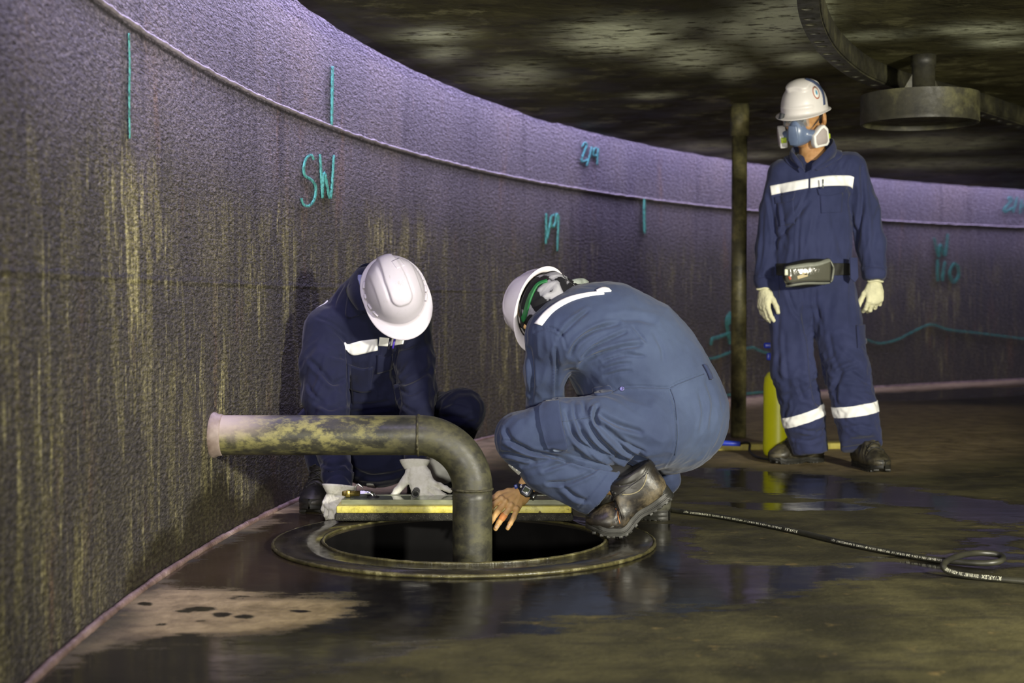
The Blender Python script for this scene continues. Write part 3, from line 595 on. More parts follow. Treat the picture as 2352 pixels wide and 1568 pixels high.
# ---- vacuum test box on the sump
x0, x1 = W(768, 1190, 4.78)[0], W(1317, 1190, 4.78)[0]; xc, xh = (x0 + x1) / 2, (x1 - x0) / 2; bz = .021
vb = thing('vacuum_box', (xc, 4.89, bz), 'long yellow framed test box with black foam seal lying over the sump edge', 'test box')
m = Mat('chipped_yellow_paint'); n = m.noise(34, 5, .7, m.coord('Object', (.45, 1, 1))); n2 = m.noise(60, 4, .7)
c = m.ramp(m.noise(9, 4), (.3, (.66, .56, .06)), (.6, (.80, .74, .22)), (.8, (.74, .70, .34))); chip = m.mr(n, .60, .66); c = m.mix(m.math('MULTIPLY', m.mr(n2, .45, .7), .55), c, (.34, .27, .05)); c = m.mix(chip, c, (.085, .050, .022))
M_yel = m.out(c, .42, m.bump(m.math('SUBTRACT', n2, chip), .4, .003), 0, .5)
m = Mat('black_foam'); n = m.voro(330); n2 = m.noise(40, 4)
c = m.ramp(n2, (.3, (.012, .012, .011)), (.6, (.045, .043, .036)), (.75, (.085, .080, .062))); c = m.mix(m.mr(m.noise(420, 2), .63, .72), c, (.34, .33, .22)); M_foam = m.out(c, .75, m.bump(n, .6, .003), 0, .3)
def frame_box(hx, y0, y1, z0, z1, t, bev, seg=3):
    cy = (y0 + y1) / 2; hy = (y1 - y0) / 2; cz = (z0 + z1) / 2; hz = (z1 - z0) / 2
    return merge(box((xc, y0 + t / 2, cz), (hx, t / 2, hz), bev=bev, seg=seg), box((xc, y1 - t / 2, cz), (hx, t / 2, hz), bev=bev, seg=seg), box((xc - hx + t / 2, cy, cz), (t / 2, hy - t * .9, hz), bev=bev, seg=seg), box((xc + hx - t / 2, cy, cz), (t / 2, hy - t * .9, hz), bev=bev, seg=seg))
gv, gf = frame_box(xh, 4.775, 5.005, bz, bz + .027, .045, .008); gv[:, 2] += np.where(gv[:, 2] > bz + .012, .0012, -.0008) * perlin(gv * 30); o = obj('foam_gasket', gv, gf, M_foam, vb, label='black foam gasket')
bv, bf = frame_box(xh - .006, 4.780, 5.0, bz + .026, bz + .051, .040, .005); obj('box_frame', bv, bf, M_yel, vb, label='chipped yellow frame')
m = Mat('acrylic_window'); M_win = m.out((.70, .78, .55), .06, None, 0, .5, Transmission_Weight=.75, IOR=1.45)
m2 = Mat('acrylic_edge'); M_wedge = m2.out(m2.ramp(m2.noise(30, 4, .6, m2.coord('Object', (.25, 1, 1))), (.3, (.11, .12, .065)), (.7, (.33, .35, .22))), .25, None, 0, .5)
wz = bz + .058; obj('window', *box((xc, 4.888, wz), (xh - .02, .064, .0065), bev=.001), M_win, vb, smooth=False, label='clear greenish window')
obj('window_rim', *merge(box((xc, 4.823, wz), (xh - .018, .0035, .0085), bev=.001), box((xc, 4.953, wz), (xh - .018, .0035, .0085), bev=.001)), M_wedge, vb, smooth=False)
obj('base_sheet', *box((xc, 4.888, bz + .030), (xh - .03, .06, .002)), flat('box_inside', (.055, .062, .028), .4), vb, smooth=False)
M_brass = flat('brass', (.46, .36, .10), .28, .9, vary=.2); M_chrome = flat('chrome', (.72, .72, .74), .14, 1.0, vary=.05); M_blk = flat('black_rubber', (.012, .012, .012), .5, vary=.2); M_steelc = flat('bright_steel', (.55, .55, .55), .25, .95)
VY = 4.89; q = lambda x, y: W(x, y, VY)
valve = obj('valve_body', *merge(tube([q(786, 1133), q(790, 1133), q(826, 1133)], [.0075, .0095, .0095], 20), box(q(800, 1133), (.008, .0115, .0115), bev=.002)), M_brass, vb, label='brass valve body')
obj('nut', *merge(tube([q(828, 1132.6), q(838, 1132.6)], .0115, 6), tube([q(838, 1132.6), q(843, 1132.6)], .009, 16)), M_steelc, vb, smooth=False)
el_ = catmull(np.array([q(842, 1132.6), q(850, 1132.8), q(855.5, 1136), q(857, 1142), q(857, 1149)]), 8); obj('elbow', *tube(el_, np.r_[.0095, np.full(len(el_) - 2, .0088), .0095], 24), M_chrome, vb, label='chrome elbow')
obj('flange', *lathe([(.001, .004), (.010, .005), (.021, .003), (.0225, 0), (.0225, -.004)], A(q(857, 1149)[0], VY, wz + .0075), 32), M_blk, vb, label='black base washer')
obj('valve_handle', *merge(tube([q(816, 1128), q(816, 1122)], .004, 12), prism([(-.004, 0), (.003, .018), (.012, .020), (.028, .008), (.026, .004), (.011, .015), (.005, .013), (.003, 0)], .011, q(816, 1123), bev=.001)), M_steelc, vb, label='steel lever')
# short black hose end clamped under the glove
kx = A(q(955, 1134)[0], 4.86, W(955, 1134, 4.86)[2]); 
o = obj('hose_coupling', *merge(lathe([(.0075, .02), (.0078, -.001), (.0125, -.003), (.0138, .002), (.0135, .012), (.0125, .014), (.0125, .06)], kx, 28, (1, 0, 0), (.05, 1, .03)), lathe([(.001, .01), (.008, .01)], kx, 20, (1, 0, 0), (.05, 1, .03))), M_blk, None, kx - A(0, 0, .0138)); tag(o, 'short black hose end held under the white glove on the test box', 'hose fitting')
# ---- printed black hose on the floor
HRd = .0088
hp = [(1440, 1152), (1500, 1163), (1560, 1173.5), (1640, 1184), (1720, 1198), (1790, 1212), (1850, 1225), (1920, 1242), (1990, 1257), (2080, 1274), (2150, 1285), (2215, 1291), (2268, 1293), (2298, 1288), (2303, 1279), (2285, 1272), (2240, 1270), (2200, 1277), (2174, 1289), (2167, 1300), (2180, 1312), (2225, 1322), (2300, 1330), (2360, 1335), (2480, 1345)]
hz = [0] * 11 + [.002, .004, .008, .013, .018, .022, .026, .027, .020, .008, .002, 0, 0, 0]
P = catmull(np.array([G(x, y, HRd + z) for (x, y), z in zip(hp, hz)]), 24); s_l = np.r_[0, np.cumsum(np.linalg.norm(np.diff(P, axis=0), axis=1))]; su = np.arange(0, s_l[-1], .004); P = np.stack([np.interp(su, s_l, P[:, i]) for i in range(3)], 1)
m = Mat('black_hose'); M_hose = m.out(m.ramp(m.noise(12, 4), (.35, (.014, .014, .012)), (.7, (.040, .039, .026))), .42, m.bump(m.noise(300, 2), .15, .001), 0, .5)
hose = thing('hose', P[len(P) // 2], 'long thin black printed hose curling into a loop across the floor', 'hose')
obj('hose_line', *tube(P, HRd, 14), M_hose, hose)
Ts, Ns, Bs = frames_along(P)
M_print = flat('hose_print', (.66, .66, .52), .6)
def text_mesh(s, size, res=2):
    c = bpy.data.curves.new('t', 'FONT'); c.body = s; c.size = size; c.resolution_u = res; o = bpy.data.objects.new('t', c); COL.objects.link(o); bpy.context.view_layer.update()
    me = o.evaluated_get(bpy.context.evaluated_depsgraph_get()).to_mesh(); V = np.array([v.co[:] for v in me.vertices]); Fc = [list(p.vertices) for p in me.polygons]
    o.evaluated_get(bpy.context.evaluated_depsgraph_get()).to_mesh_clear(); bpy.data.objects.remove(o); return V, Fc
def hose_text(s, p_start, p_end, size, tilt, label=None):
    """lettering printed on the hose, read from p_start to p_end (photo pixels), top of letters away from the camera's up"""
    px = proj(P); i0 = np.argmin(np.hypot(*(px - p_start).T)); i1 = np.argmin(np.hypot(*(px - p_end).T)); V, Fc = text_mesh(s, size); L = V[:, 0].max(); s0, s1 = su[i0], su[i1]
    ss = s0 + (s1 - s0) * V[:, 0] / L; at = lambda Q: np.stack([np.interp(ss, su, Q[:, i]) for i in range(3)], 1)
    c, t = at(P), at(Ts); to = A(0, 0, HC) - c; to -= (to * t).sum(1)[:, None] * t; to /= np.linalg.norm(to, axis=1)[:, None]; b = np.cross(t, to)
    b *= np.where(b[:, 2] > 0, -1, 1)[:, None]                         # downwards seen from the camera
    ph = (V[:, 1] - size * .36) / HRd + tilt; Q = c + (HRd + .0006) * (np.cos(ph)[:, None] * to + np.sin(ph)[:, None] * b)
    obj('lettering', Q, Fc, M_print, hose, smooth=False, label=label)
full = 'DIN EN 857 1SN -4  DN 6  SAE 100 R1AT 1/4"  WP 225 BAR  3263 PSI  BP 13060 PSI  GL FLAME RESISTANT  4Q17'
hose_text('RIVAFLEX', (1836, 1221), (1806, 1215), .0125, .0, 'pale printed lettering'); hose_text(full, (1800, 1214), (1573, 1175), .0088, .0)
hose_text(full, (2166, 1287), (1914, 1240), .0088, .0)
hose_text('RIVAFLEX', (2301, 1330), (2254, 1325), .0150, -.25); hose_text('DIN EN 857 1SN -4 DN 6 SAE', (2249, 1325), (2172, 1306), .0125, -.25)
# ---- yellow sprayer tank, lance, board in the background
TY = 7.02; tx = W(1788, 1000, TY)[0]
m = Mat('yellow_plastic'); M_yp = m.out(m.ramp(m.noise(6, 3), (.3, (.74, .76, .008)), (.7, (.84, .86, .015))), .38, None, 0, .45, Subsurface_Weight=.0)
M_bp = flat('blue_plastic', (.03, .06, .55), .35)
tank = thing('sprayer_tank', (tx, TY, 0), 'bright yellow plastic sprayer tank with blue fittings standing behind the masked worker', 'sprayer tank')
obj('tank', *lathe([(.060, .0), (.070, .006), (.076, .03), (.076, .075), (.0745, .085), (.0745, .34), (.070, .385), (.055, .41), (.035, .42), (.03, .44)], (tx, TY, 0), 56), M_yp, tank)
obj('pump_cap', *lathe([(.04, .435), (.042, .44), (.042, .468), (.03, .475), (.022, .475), (.022, .53)], (tx, TY, 0), 32), M_bp, tank, label='blue pump cap')
obj('pump_handle', *merge(box((tx - .03, TY, .545), (.045, .014, .014), bev=.008), box((tx - .048, TY, .49), (.012, .012, .018), bev=.004)), M_bp, tank, label='blue pump handle')
LY = 7.35; lq = lambda x, y: G(x, y, .05)
lance = thing('spray_lance', G(1670, 1030), 'blue handled spray lance with a thin black tube on the floor', 'spray lance')
obj('grip', *tube([lq(1642, 1017), lq(1662, 1017), lq(1700, 1019)], [.012, .014, .012], 16), M_bp, lance, label='blue grip'); obj('trigger', *box(lq(1656, 1013), (.02, .008, .008), bev=.003), M_bp, lance); obj('nozzle', *tube([lq(1618, 1020), lq(1642, 1017)], [.006, .012], 14), flat('grey_plastic', (.5, .5, .48), .4), lance)
tp = catmull(np.array([lq(1700, 1019), G(1713, 1016, .045), G(1722, 1020, .03), G(1722, 1036, .008), G(1738, 1049, .008), G(1770, 1055, .008), G(1800, 1056, .008)]), 12); obj('tube', *tube(tp, .0062, 12), M_blk, lance, label='black tube'); 
ob = obj('board', *box(G(1775, 1027, .014) + A(0, .09, 0), (.40, .075, .016), (1, .13, 0), bev=.004), flat('yellow_board', (.42, .36, .08), .55, vary=.3, scale=18), None, G(1775, 1027) + A(0, .09, 0)); tag(ob, 'yellowish flat board lying on the floor behind the sprayer tank', 'board')
# ================================================================== people: shared makers
def cut(p, n, r=.09, d=.08, k=.004):
    """flat end of a sleeve or trouser leg at p, facing n"""
    n = nrm(n); f = nrm(np.cross(n, (.31, .52, .79))); return dict(rb(np.asarray(p) + n * d, (r, r, d), f, n, .002, k), sub=True)
FING = {'index': (.090, .030, (.043, .025, .021), .0092), 'middle': (.094, .009, (.047, .029, .022), .0094), 'ring': (.089, -.012, (.043, .027, .021), .0088), 'little': (.080, -.031, (.034, .020, .018), .0078)}
def hand(wrist, fdir, dorsal, thumb_to, curl, spread=(8, 2, -5, -12), thumb=(.62, .72, -.28, 18, 14), s=1.0, fat=0.0):
    """palm, four fingers and a thumb; curl = (knuckle, middle, end) degrees for index, middle, ring, little"""
    w = np.asarray(wrist, float); f = nrm(fdir); n = np.asarray(dorsal, float); n = nrm(n - f * (n @ f)); t = np.cross(f, n); t = t if t @ np.asarray(thumb_to, float) > 0 else -t
    at = lambda a, b, c=0.: w + s * (a * f + b * t + c * n); out = []
    out.append(rc(at(-.045 if not fat else -.022, 0), at(.012, 0), (.026 if not fat else .023) * s, (.027 + fat) * s, .012, (n, 1.35)))
    out.append(el(at(.050, -.001, -.002), (.054 * s, .043 * s, (.0165 + fat) * s), f, n, .014))
    out.append(el(at(.034, .026, -.010), (.030 * s, .017 * s, (.015 + fat) * s), f, n, .012))
    tips = {}
    for (nm, (a, b, L, r)), cu, sp in zip(FING.items(), curl, spread):
        r = (r + fat) * s; p = at(a, b, .001); out.append(rc(at(.02, b * .55), p, .013 * s, r * 1.12, .010)); sa = math.radians(sp); fd = math.cos(sa) * f + math.sin(sa) * t; ang = 0.; rr = r
        for l, c in zip(L, cu):
            ang += math.radians(c); d = math.cos(ang) * fd - math.sin(ang) * n; q = p + l * s * d; out.append(rc(p, q, rr, rr * .92, .0035)); p = q; rr *= .92
        tips[nm] = p
    a, b, c, k1, k2 = thumb; d = nrm(a * f + b * t + c * n); p = at(.022, .024, -.006); r = (.0118 + fat) * s
    axis = nrm(np.cross(d, f))
    for L, k in ((.042, 0), (.034, k1), (.027, k2)):
        ca, sa = math.cos(math.radians(k)), math.sin(math.radians(k)); d = d * ca + np.cross(axis, d) * sa + axis * (axis @ d) * (1 - ca); q = p + L * s * d; out.append(rc(p, q, r, r * .9, .006)); p = q; r *= .9
    tips['thumb'] = p; return out, tips
def head_prims(c, f, u, neck, nr=.056, ears=True):
    f, s, u = frame(f, u); at = lambda a, b, d: c + a * f + b * s + d * u; P = []
    P += [el(at(-.010, 0, .020), (.098, .077, .096), f, u, .02), el(at(.030, 0, -.045), (.060, .060, .076), f, u, .03), el(at(.070, 0, -.098), (.022, .026, .018), f, u, .022), rc(at(.018, .052, -.075), at(.066, .016, -.100), .018, .014, .025), rc(at(.018, -.052, -.075), at(.066, -.016, -.100), .018, .014, .025)]
    P += [rc(at(.084, 0, .012), at(.104, 0, -.030), .009, .0135, .012), el(at(.094, .011, -.034), (.010, .009, .008), f, u, .008), el(at(.094, -.011, -.034), (.010, .009, .008), f, u, .008), rc(at(.083, .042, .024), at(.083, -.042, .024), .010, .010, .014)]
    P += [el(at(.066, .044, -.022), (.022, .020, .020), f, u, .02), el(at(.066, -.044, -.022), (.022, .020, .020), f, u, .02)]
    P += [el(at(.094, q * .033, .004), (.014, .018, .011), f, u, .010, True) for q in (1, -1)]
    P += [rc(at(.084, .022, -.064), at(.090, 0, -.062), .006, .0075, .006), rc(at(.084, -.022, -.064), at(.090, 0, -.062), .006, .0075, .006), rc(at(.080, .018, -.075), at(.086, 0, -.076), .006, .008, .006), rc(at(.080, -.018, -.075), at(.086, 0, -.076), .006, .008, .006)]
    for q in (1, -1) if ears else ():
        P += [el(at(-.016, q * .088, -.008), (.026, .011, .039), nrm(f - .45 * q * s * -1 - .2 * u), u, .006), el(at(-.006, q * .098, -.004), (.010, .009, .020), f, u, .006, True), el(at(-.008, q * .082, -.038), (.010, .008, .011), f, u, .005)]
    P += [rc(at(-.030, 0, -.055), neck, nr - .004, nr, .035)]
    return P, at
M_skin = None
def make_skin(name, c0, c1):
    m = Mat(name); n = m.noise(38, 4); m2 = m.noise(160, 3)
    return m.out(m.ramp(n, (.3, c0), (.7, c1)), .48, m.bump(m2, .10, .001), 0, .4, Subsurface_Weight=.12, Subsurface_Radius=(.01, .004, .002), Subsurface_Scale=.5)
def make_cloth(name, lo, hi, fade=None, famt=.5, seed=0., by_mask=False):
    m = Mat(name); n = m.noise(7, 5, .6, m.coord('Object', loc=(seed, seed, 0))); c = m.ramp(n, (.3, lo), (.7, hi))
    if fade: c = m.mix(m.math('MULTIPLY', m.mr(m.noise(3.2, 4, .6, m.coord('Object', loc=(seed + 3, 1, 2))), .40, .68), famt), c, fade)
    if by_mask: c = m.mix(m.math('MULTIPLY', m.attr('pale_mask'), m.mr(n, .25, .7, .55, .95)), m.mix(.45, c, lo), fade)
    w1 = m.n('ShaderNodeTexWave'); w1.inputs['Scale'].default_value = 210; w1.inputs['Distortion'].default_value = 1.5; m.t.links.new(m.coord('Object', rot=(.3, .6, .8)), w1.inputs['Vector'])
    b = m.bump(m.math('ADD', m.math('MULTIPLY', w1.outputs['Fac'], .35), m.noise(260, 3)), .12, .0015, m.bump(m.noise(26, 4, .6, m.coord('Object', (1, 1, .6))), .22, .008))
    return m.out(c, .82, b, 0, .25, Sheen_Weight=.12, Sheen_Roughness=.5)
M_tape = flat('reflective_tape', (.93, .93, .90), .5, vary=.03, scale=60, bump=.06, bscale=320)
M_glove = Mat('white_glove'); n_ = M_glove.noise(30, 5, .65); M_glove = M_glove.out(M_glove.ramp(n_, (.28, (.42, .40, .30)), (.45, (.66, .65, .56)), (.7, (.80, .79, .72))), .8, M_glove.bump(M_glove.noise(150, 4), .3, .002), 0, .25)
def make_leather(name, lo, hi, scuff, amt):
    m = Mat(name); n = m.noise(22, 5, .65); sc = m.math('MULTIPLY', m.mr(m.noise(11, 6, .62), .46, .66), amt)
    c = m.mix(sc, m.ramp(n, (.3, lo), (.7, hi)), scuff); return m.out(c, m.mr(sc, 0, 1, .40, .66), m.bump(m.noise(120, 4), .2, .002, m.bump(m.noise(24, 4), .3, .006)), 0, .5)
M_lea = make_leather('boot_leather', (.009, .0075, .006), (.021, .017, .013), (.17, .135, .075), .7); M_lea3 = make_leather('dusty_boot_leather', (.020, .018, .012), (.048, .042, .027), (.13, .115, .07), .7); M_leab = make_leather('black_boot_leather', (.010, .010, .010), (.028, .026, .022), (.10, .09, .06), .35)
M_sole = flat('boot_rubber', (.019, .0185, .015), .5, vary=.5, scale=26, bump=.2, bscale=90); M_stitch = flat('orange_piping', (.55, .20, .05), .6); M_lace = flat('black_lace', (.022, .021, .018), .6, vary=.4, scale=90); M_hook = flat('dark_hook', (.12, .12, .11), .35, .8); M_pad = flat('padded_collar', (.014, .0125, .010), .42, vary=.3, scale=40)
def bend_boot(V, ang, xb=.200, w=.06):
    V = V.copy(); a = math.radians(ang) * sstep(xb + w * .4, xb - w, V[:, 0]); x, z = V[:, 0] - xb, V[:, 2]
    V[:, 0] = xb + x * np.cos(a) + z * np.sin(a); V[:, 2] = -x * np.sin(a) + z * np.cos(a); return V
def boot(person, heel, fwd, up=(0, 0, 1), s=1.0, bend=0., leather=None, h=.0045, height=.165, piping=False, lugs=True, laces=5, lean=0.):
    """a laced work boot: child of the person with sole, laces and padded collar as its own pieces"""
    f, sd, u = frame(fwd, up); T = lambda V: np.asarray(heel, float) + s * (V[:, :1] * f + V[:, 1:2] * sd + V[:, 2:] * u)
    P = [el((.250, 0, .042), (.051, .049, .030), k=.015), rc((.228, 0, .036), (.165, 0, .056), .032, .044, .025, ((0, 1, 0), .85)), el((.050, 0, .070), (.050, .043, .062), k=.03), rc((.05, 0, .052), (.22, 0, .050), .040, .046, .03), rc((.094, 0, .09), (.078 - lean, 0, height - .005), .056, .056, .03, ((0, 1, 0), 1.12)), rc((.165, 0, .080), (.112 - lean, 0, height), .036, .034, .03, ((0, 1, 0), .92)),
         rb((.15, 0, -.02), (.2, .1, .046), rnd=.002, k=.004, sub=True), rb((.06, 0, height + .105), (.2, .1, .1), nrm((1, 0, .08)), (0, 0, 1), .002, .004, True), rc((.083 - lean * .6, 0, .12), (.072 - lean * 1.6, 0, height + .08), .030, .050, .01, None, True)]
    V, Fc = isosurf(P, h); N = normals(V, Fc)
    V = V + (.0045 * np.exp(-((V[:, 0] - .195) / .022) ** 2) * np.sin((V[:, 0] * 1.0 + V[:, 2] * .5 + .12 * np.abs(V[:, 1])) * 330) * sstep(.05, .075, V[:, 2]))[:, None] * N   # flex creases behind the toe cap
    V = V - (.0022 * np.exp(-(((V[:, 0] - .212) + .5 * (V[:, 2] - .06)) / .004) ** 2))[:, None] * N
    V = V - (.0022 * np.exp(-((V[:, 2] - .095 - .45 * (V[:, 0] - .05) - 6 * (V[:, 0] - .1) ** 2) / .0030) ** 2) * (V[:, 0] < .15))[:, None] * N                      # quarter seam
    bv = bvh_of(V, Fc); sh = (lambda Q: T(bend_boot(np.asarray(Q, float), bend)) if bend else T(np.asarray(Q, float)))
    b = obj('boot', sh(V), Fc, leather or M_lea, person)
    xs = np.linspace(0, .302, 46); hw = np.interp(xs, [0, .006, .02, .05, .10, .15, .20, .235, .262, .282, .295, .302], [.004, .022, .035, .041, .038, .043, .051, .053, .048, .036, .02, .003]); lo = .006 * np.exp(-((xs - .115) / .022) ** 2) + .014 * sstep(.235, .30, xs); prof = [(.90, 0), (.98, .002), (1.0, .011), (.955, .0125), (.955, .0145), (1.0, .016), (1.0, .026), (.95, .0275), (.95, .0295), (.985, .031), (.97, .037)]
    L = np.array([[(x, q * w * k, max(l + z - (0 if z > .002 else 0), z if z > .012 else l)) for x, w, l in zip(xs, hw, lo)] for q in (1, -1) for k, z in prof]); SV = np.concatenate([L[:len(prof)], L[len(prof):][::-1]], 0); SV[:, :, 2] += (.006 * sstep(.24, .302, SV[:, :, 0])); m_ = SV.shape[0]
    SF = [(i * 46 + j, i * 46 + j + 1, (i + 1) % m_ * 46 + j + 1, (i + 1) % m_ * 46 + j) for i in range(m_) for j in range(45)]; SV = SV.reshape(-1, 3); parts = [(SV, SF)]
    if lugs:
        for x in np.arange(.018, .29, .0185):
            if .092 < x < .130: continue
            w = np.interp(x, xs, hw); z = .014 * float(sstep(.235, .30, x))
            for q in (1, -1): parts.append(box((x, q * (w - .0125), z + .0012), (.0058, .0120, .0040), (1, .3 * math.sin(x * 900), 0), bev=.0012))
    SV, SF = merge(*parts); so = obj('sole', sh(SV), SF, M_sole, b); recalc(so); autosmooth(so, 45)
    def on(p, o_=.0025):
        h_ = bv.find_nearest(Vector(p)); return A(*h_[0]) + o_ * A(*h_[1])
    parts = []; hooks = []
    for i in range(laces):
        t = i / max(laces - 1, 1); x = .196 - (.070 + lean) * t; z = .080 + (height - .092) * t
        for q in (1, -1):
            parts.append(tube(catmull(np.array([on((x + .01, q * .026, z)), on((x + .018 - .003, q * .010, z + .006), .005), on((x - .004, -q * .012, z + .016), .005), on((x - .014, -q * .026, z + .014))]), 5), .0024, 7)); hooks.append(tube([on((x + .008, q * .031, z), .0005), on((x + .008, q * .029, z + .002), .006)], [.0055, .0036], 8))
    V_, F_ = merge(*parts, *hooks); obj('laces', sh(V_), F_, M_lace, b)
    V_, F_ = band(V, Fc, [(A(.08 - lean, 0, height - .022), (.0, 0, 1))], .0035, None, .005); obj('padded_collar', sh(V_), F_, M_pad, b)
    if piping:
        c_ = np.array([on((.212 - .012 * t, q_, .088 - .045 * t), .0005) for t in np.linspace(0, 1, 10) for q_ in (.030 + .016 * t,)]); V_, F_ = tube(c_, .0022, 8); obj('piping', sh(V_), F_, M_stitch, b, label='orange piping line')
        c_ = np.array([on((.010 + .115 * t, (.048), .150 - .052 * math.sin(math.pi * (.12 + .76 * t)) - .03 * t), .0006) for t in np.linspace(0, 1, 26)]); V_, F_ = tube(c_, .0017, 6); obj('stitching', sh(V_), F_, flat('pale_stitching', (.24, .21, .12), .7), b)
        c_ = np.array([on((.060 + .05 * math.cos(t) * (1 if t < 1.6 else 1), .055, .128 + .024 * math.sin(t)), .0006) for t in np.linspace(-.4, 2.6, 24)]); V_, F_ = tube(c_, .0015, 6); obj('stitching', sh(V_), F_, bpy.data.materials['pale_stitching'], b)
    return b
def make_helmet_mat(name, c0, c1, grime):
    m = Mat(name); n = m.noise(9, 5, .6); sc = m.mr(m.noise(34, 5, .7, m.coord('Object', (1, 1, .4))), .60, .74, 0, .55)
    return m.out(m.mix(sc, m.ramp(n, (.3, c0), (.7, c1)), grime), .34, m.bump(m.noise(60, 3), .05, .002), 0, .5, Subsurface_Weight=.0)
def helmet(person, c, f, u, mat, a=.128, b=.108, hh=.138, peak=.040, skirt=.013, ridge=1, slots=True, name='hard_hat', inner=None):
    """shell with brim and raised crown band; c is the middle of the rim plane"""
    f, s, u = frame(f, u); m_ = 120; th = np.linspace(0, 2 * math.pi, m_, endpoint=False); ct, st_ = np.cos(th), np.sin(th)
    W3 = lambda V: np.asarray(c) + V[:, :1] * f + V[:, 1:2] * s + V[:, 2:] * u; rings = []
    for ph in np.linspace(math.pi / 2 * .985, 0, 44):
        rho = math.cos(ph) ** .86; z = hh * math.sin(ph) ** .92; x, y = a * rho * ct, b * rho * st_; n = np.c_[x / a ** 2, y / b ** 2, np.full(m_, z / hh ** 2)]; n /= np.linalg.norm(n, axis=1)[:, None]
        if ridge == 1:
            hwid = .036 - .10 * np.clip(-x, 0, 1); d = np.hypot(np.maximum(np.abs(y) - (hwid - .03), 0), np.maximum(np.maximum(x - .062, -x - .12), 0)) - .03; up_ = .0075 * sstep(.0045, -.0035, d) + .003 * sstep(.02, .012, np.abs(np.abs(y) - .062)) * sstep(.09, .05, np.abs(x)) * (z > .03)
        else:
            d = np.hypot(np.maximum(np.abs(y) - .022, 0), np.maximum(np.maximum(x - .050, -x - .085), 0)) - .03; up_ = .015 * sstep(.005, -.004, d) * sstep(-.16, .06, x) + .004 * sstep(.012, .0, np.abs(z - .028)) * (np.abs(x) > .08)
        rings.append(np.c_[x, y, np.full(m_, z)] + up_[:, None] * n)
    wv = skirt + peak * np.clip(ct, 0, 1) ** 1.6 + .006 * np.clip(-ct, 0, 1); rad = np.c_[a * ct, b * st_]; rn = rad / np.linalg.norm(rad, axis=1)[:, None]
    for t in (.18, .5, .85, 1.0): rings.append(np.c_[rad + rn * (wv * t)[:, None], -.004 - .30 * wv * t + .10 * peak * t * np.clip(ct, 0, 1)])
    e = rings[-1]; rings.append(e + np.c_[rn * .0015, np.full(m_, -.0022)]); rings.append(e + np.c_[-rn * .0010, np.full(m_, -.0045)]); rings.append(np.c_[rad + rn * .001, np.full(m_, -.0075)])
    for ph in np.linspace(0.02, math.pi / 2 * .985, 16): rho = math.cos(ph) ** .86; rings.append(np.c_[(a - .0035) * rho * ct, (b - .0035) * rho * st_, np.full(m_, (hh - .004) * math.sin(ph) ** .92 - .006 * (ph < .05))])
    V = np.vstack(rings); n = len(rings); Fc = grid_faces(n, m_, True); k = len(V); V = np.vstack([V, [[0, 0, rings[0][:, 2].mean()]], [[0, 0, rings[-1][:, 2].mean()]]])
    Fc += [(k, (j + 1) % m_, j) for j in range(m_)] + [(k + 1, (n - 1) * m_ + j, (n - 1) * m_ + (j + 1) % m_) for j in range(m_)]
    o = obj(name, W3(V), Fc, mat, person); recalc(o)
    if slots:
        parts = []
        for q in (1, -1):
            for x in (-.055, -.012, .030, .062):
                y = b * math.sqrt(max(1 - (x / a) ** 2, 0)); tn = nrm((-(x / a ** 2) * 0 + a * y / b, -q * b * x / a, 0)); tv, tf = box((x, q * (y + .003), .008), (.013 if x != -.012 else .009, .0042, .008), (tn[0], tn[1], 0), (0, 0, 1), bev=.003); parts.append((tv, tf))
        [obj('accessory_slot', W3(v_), f_, mat, o) for v_, f_ in parts]
    if inner:
        a_ = np.linspace(0, 2 * math.pi, 64); V_, F_ = tube(np.c_[(a - .020) * np.cos(a_), (b - .016) * np.sin(a_), np.full(64, -.010)], [.011] * 64, 10, False, .28); obj('headband', W3(V_), F_, inner, o)
        parts = [tube(np.array([((a - .02) * math.cos(t) * math.cos(p_), (b - .016) * math.sin(t) * math.cos(p_), -.008 + .10 * math.sin(p_)) for p_ in np.linspace(0, math.pi, 24)]), .009, 8, True, .25) for t in (.5, 2.64, 1.57)]; V_, F_ = merge(*parts); obj('harness', W3(V_), F_, inner, o)
    return o, W3
def person_mesh(prims, head, hands, loc, label, mat, hcore=.013):
    parts = [isosurf(prims, hcore, -.036)]
    if head: parts.append(isosurf(head, .0036))
    for h_ in hands: parts.append(isosurf(h_, .0024))
    V, Fc = merge(*parts); o = obj('person', V, Fc, mat, None, loc); tag(o, label, 'person'); return o
def seam(person_part, bv, line, yr, mat, r=.0016, name='seam', label=None):
    """raised stitched seam along a line of photo pixels on a garment"""
    L = catmull(np.array(line, float), 6); pts = []
    for p in L:
        d = ray(*p); o = A(0, 0, HC) + d * (yr[0] / d[1]); h_ = bv.ray_cast(Vector(o), Vector(nrm(d)), 9)
        if h_[0] is not None and h_[0].y < yr[1]: pts.append(A(*h_[0]) + .0004 * A(*h_[1]))
    V_, F_ = tube(np.array(pts), r, 6); o = obj(name, V_, F_, mat, person_part)
    if label: o['label'] = label
    return o
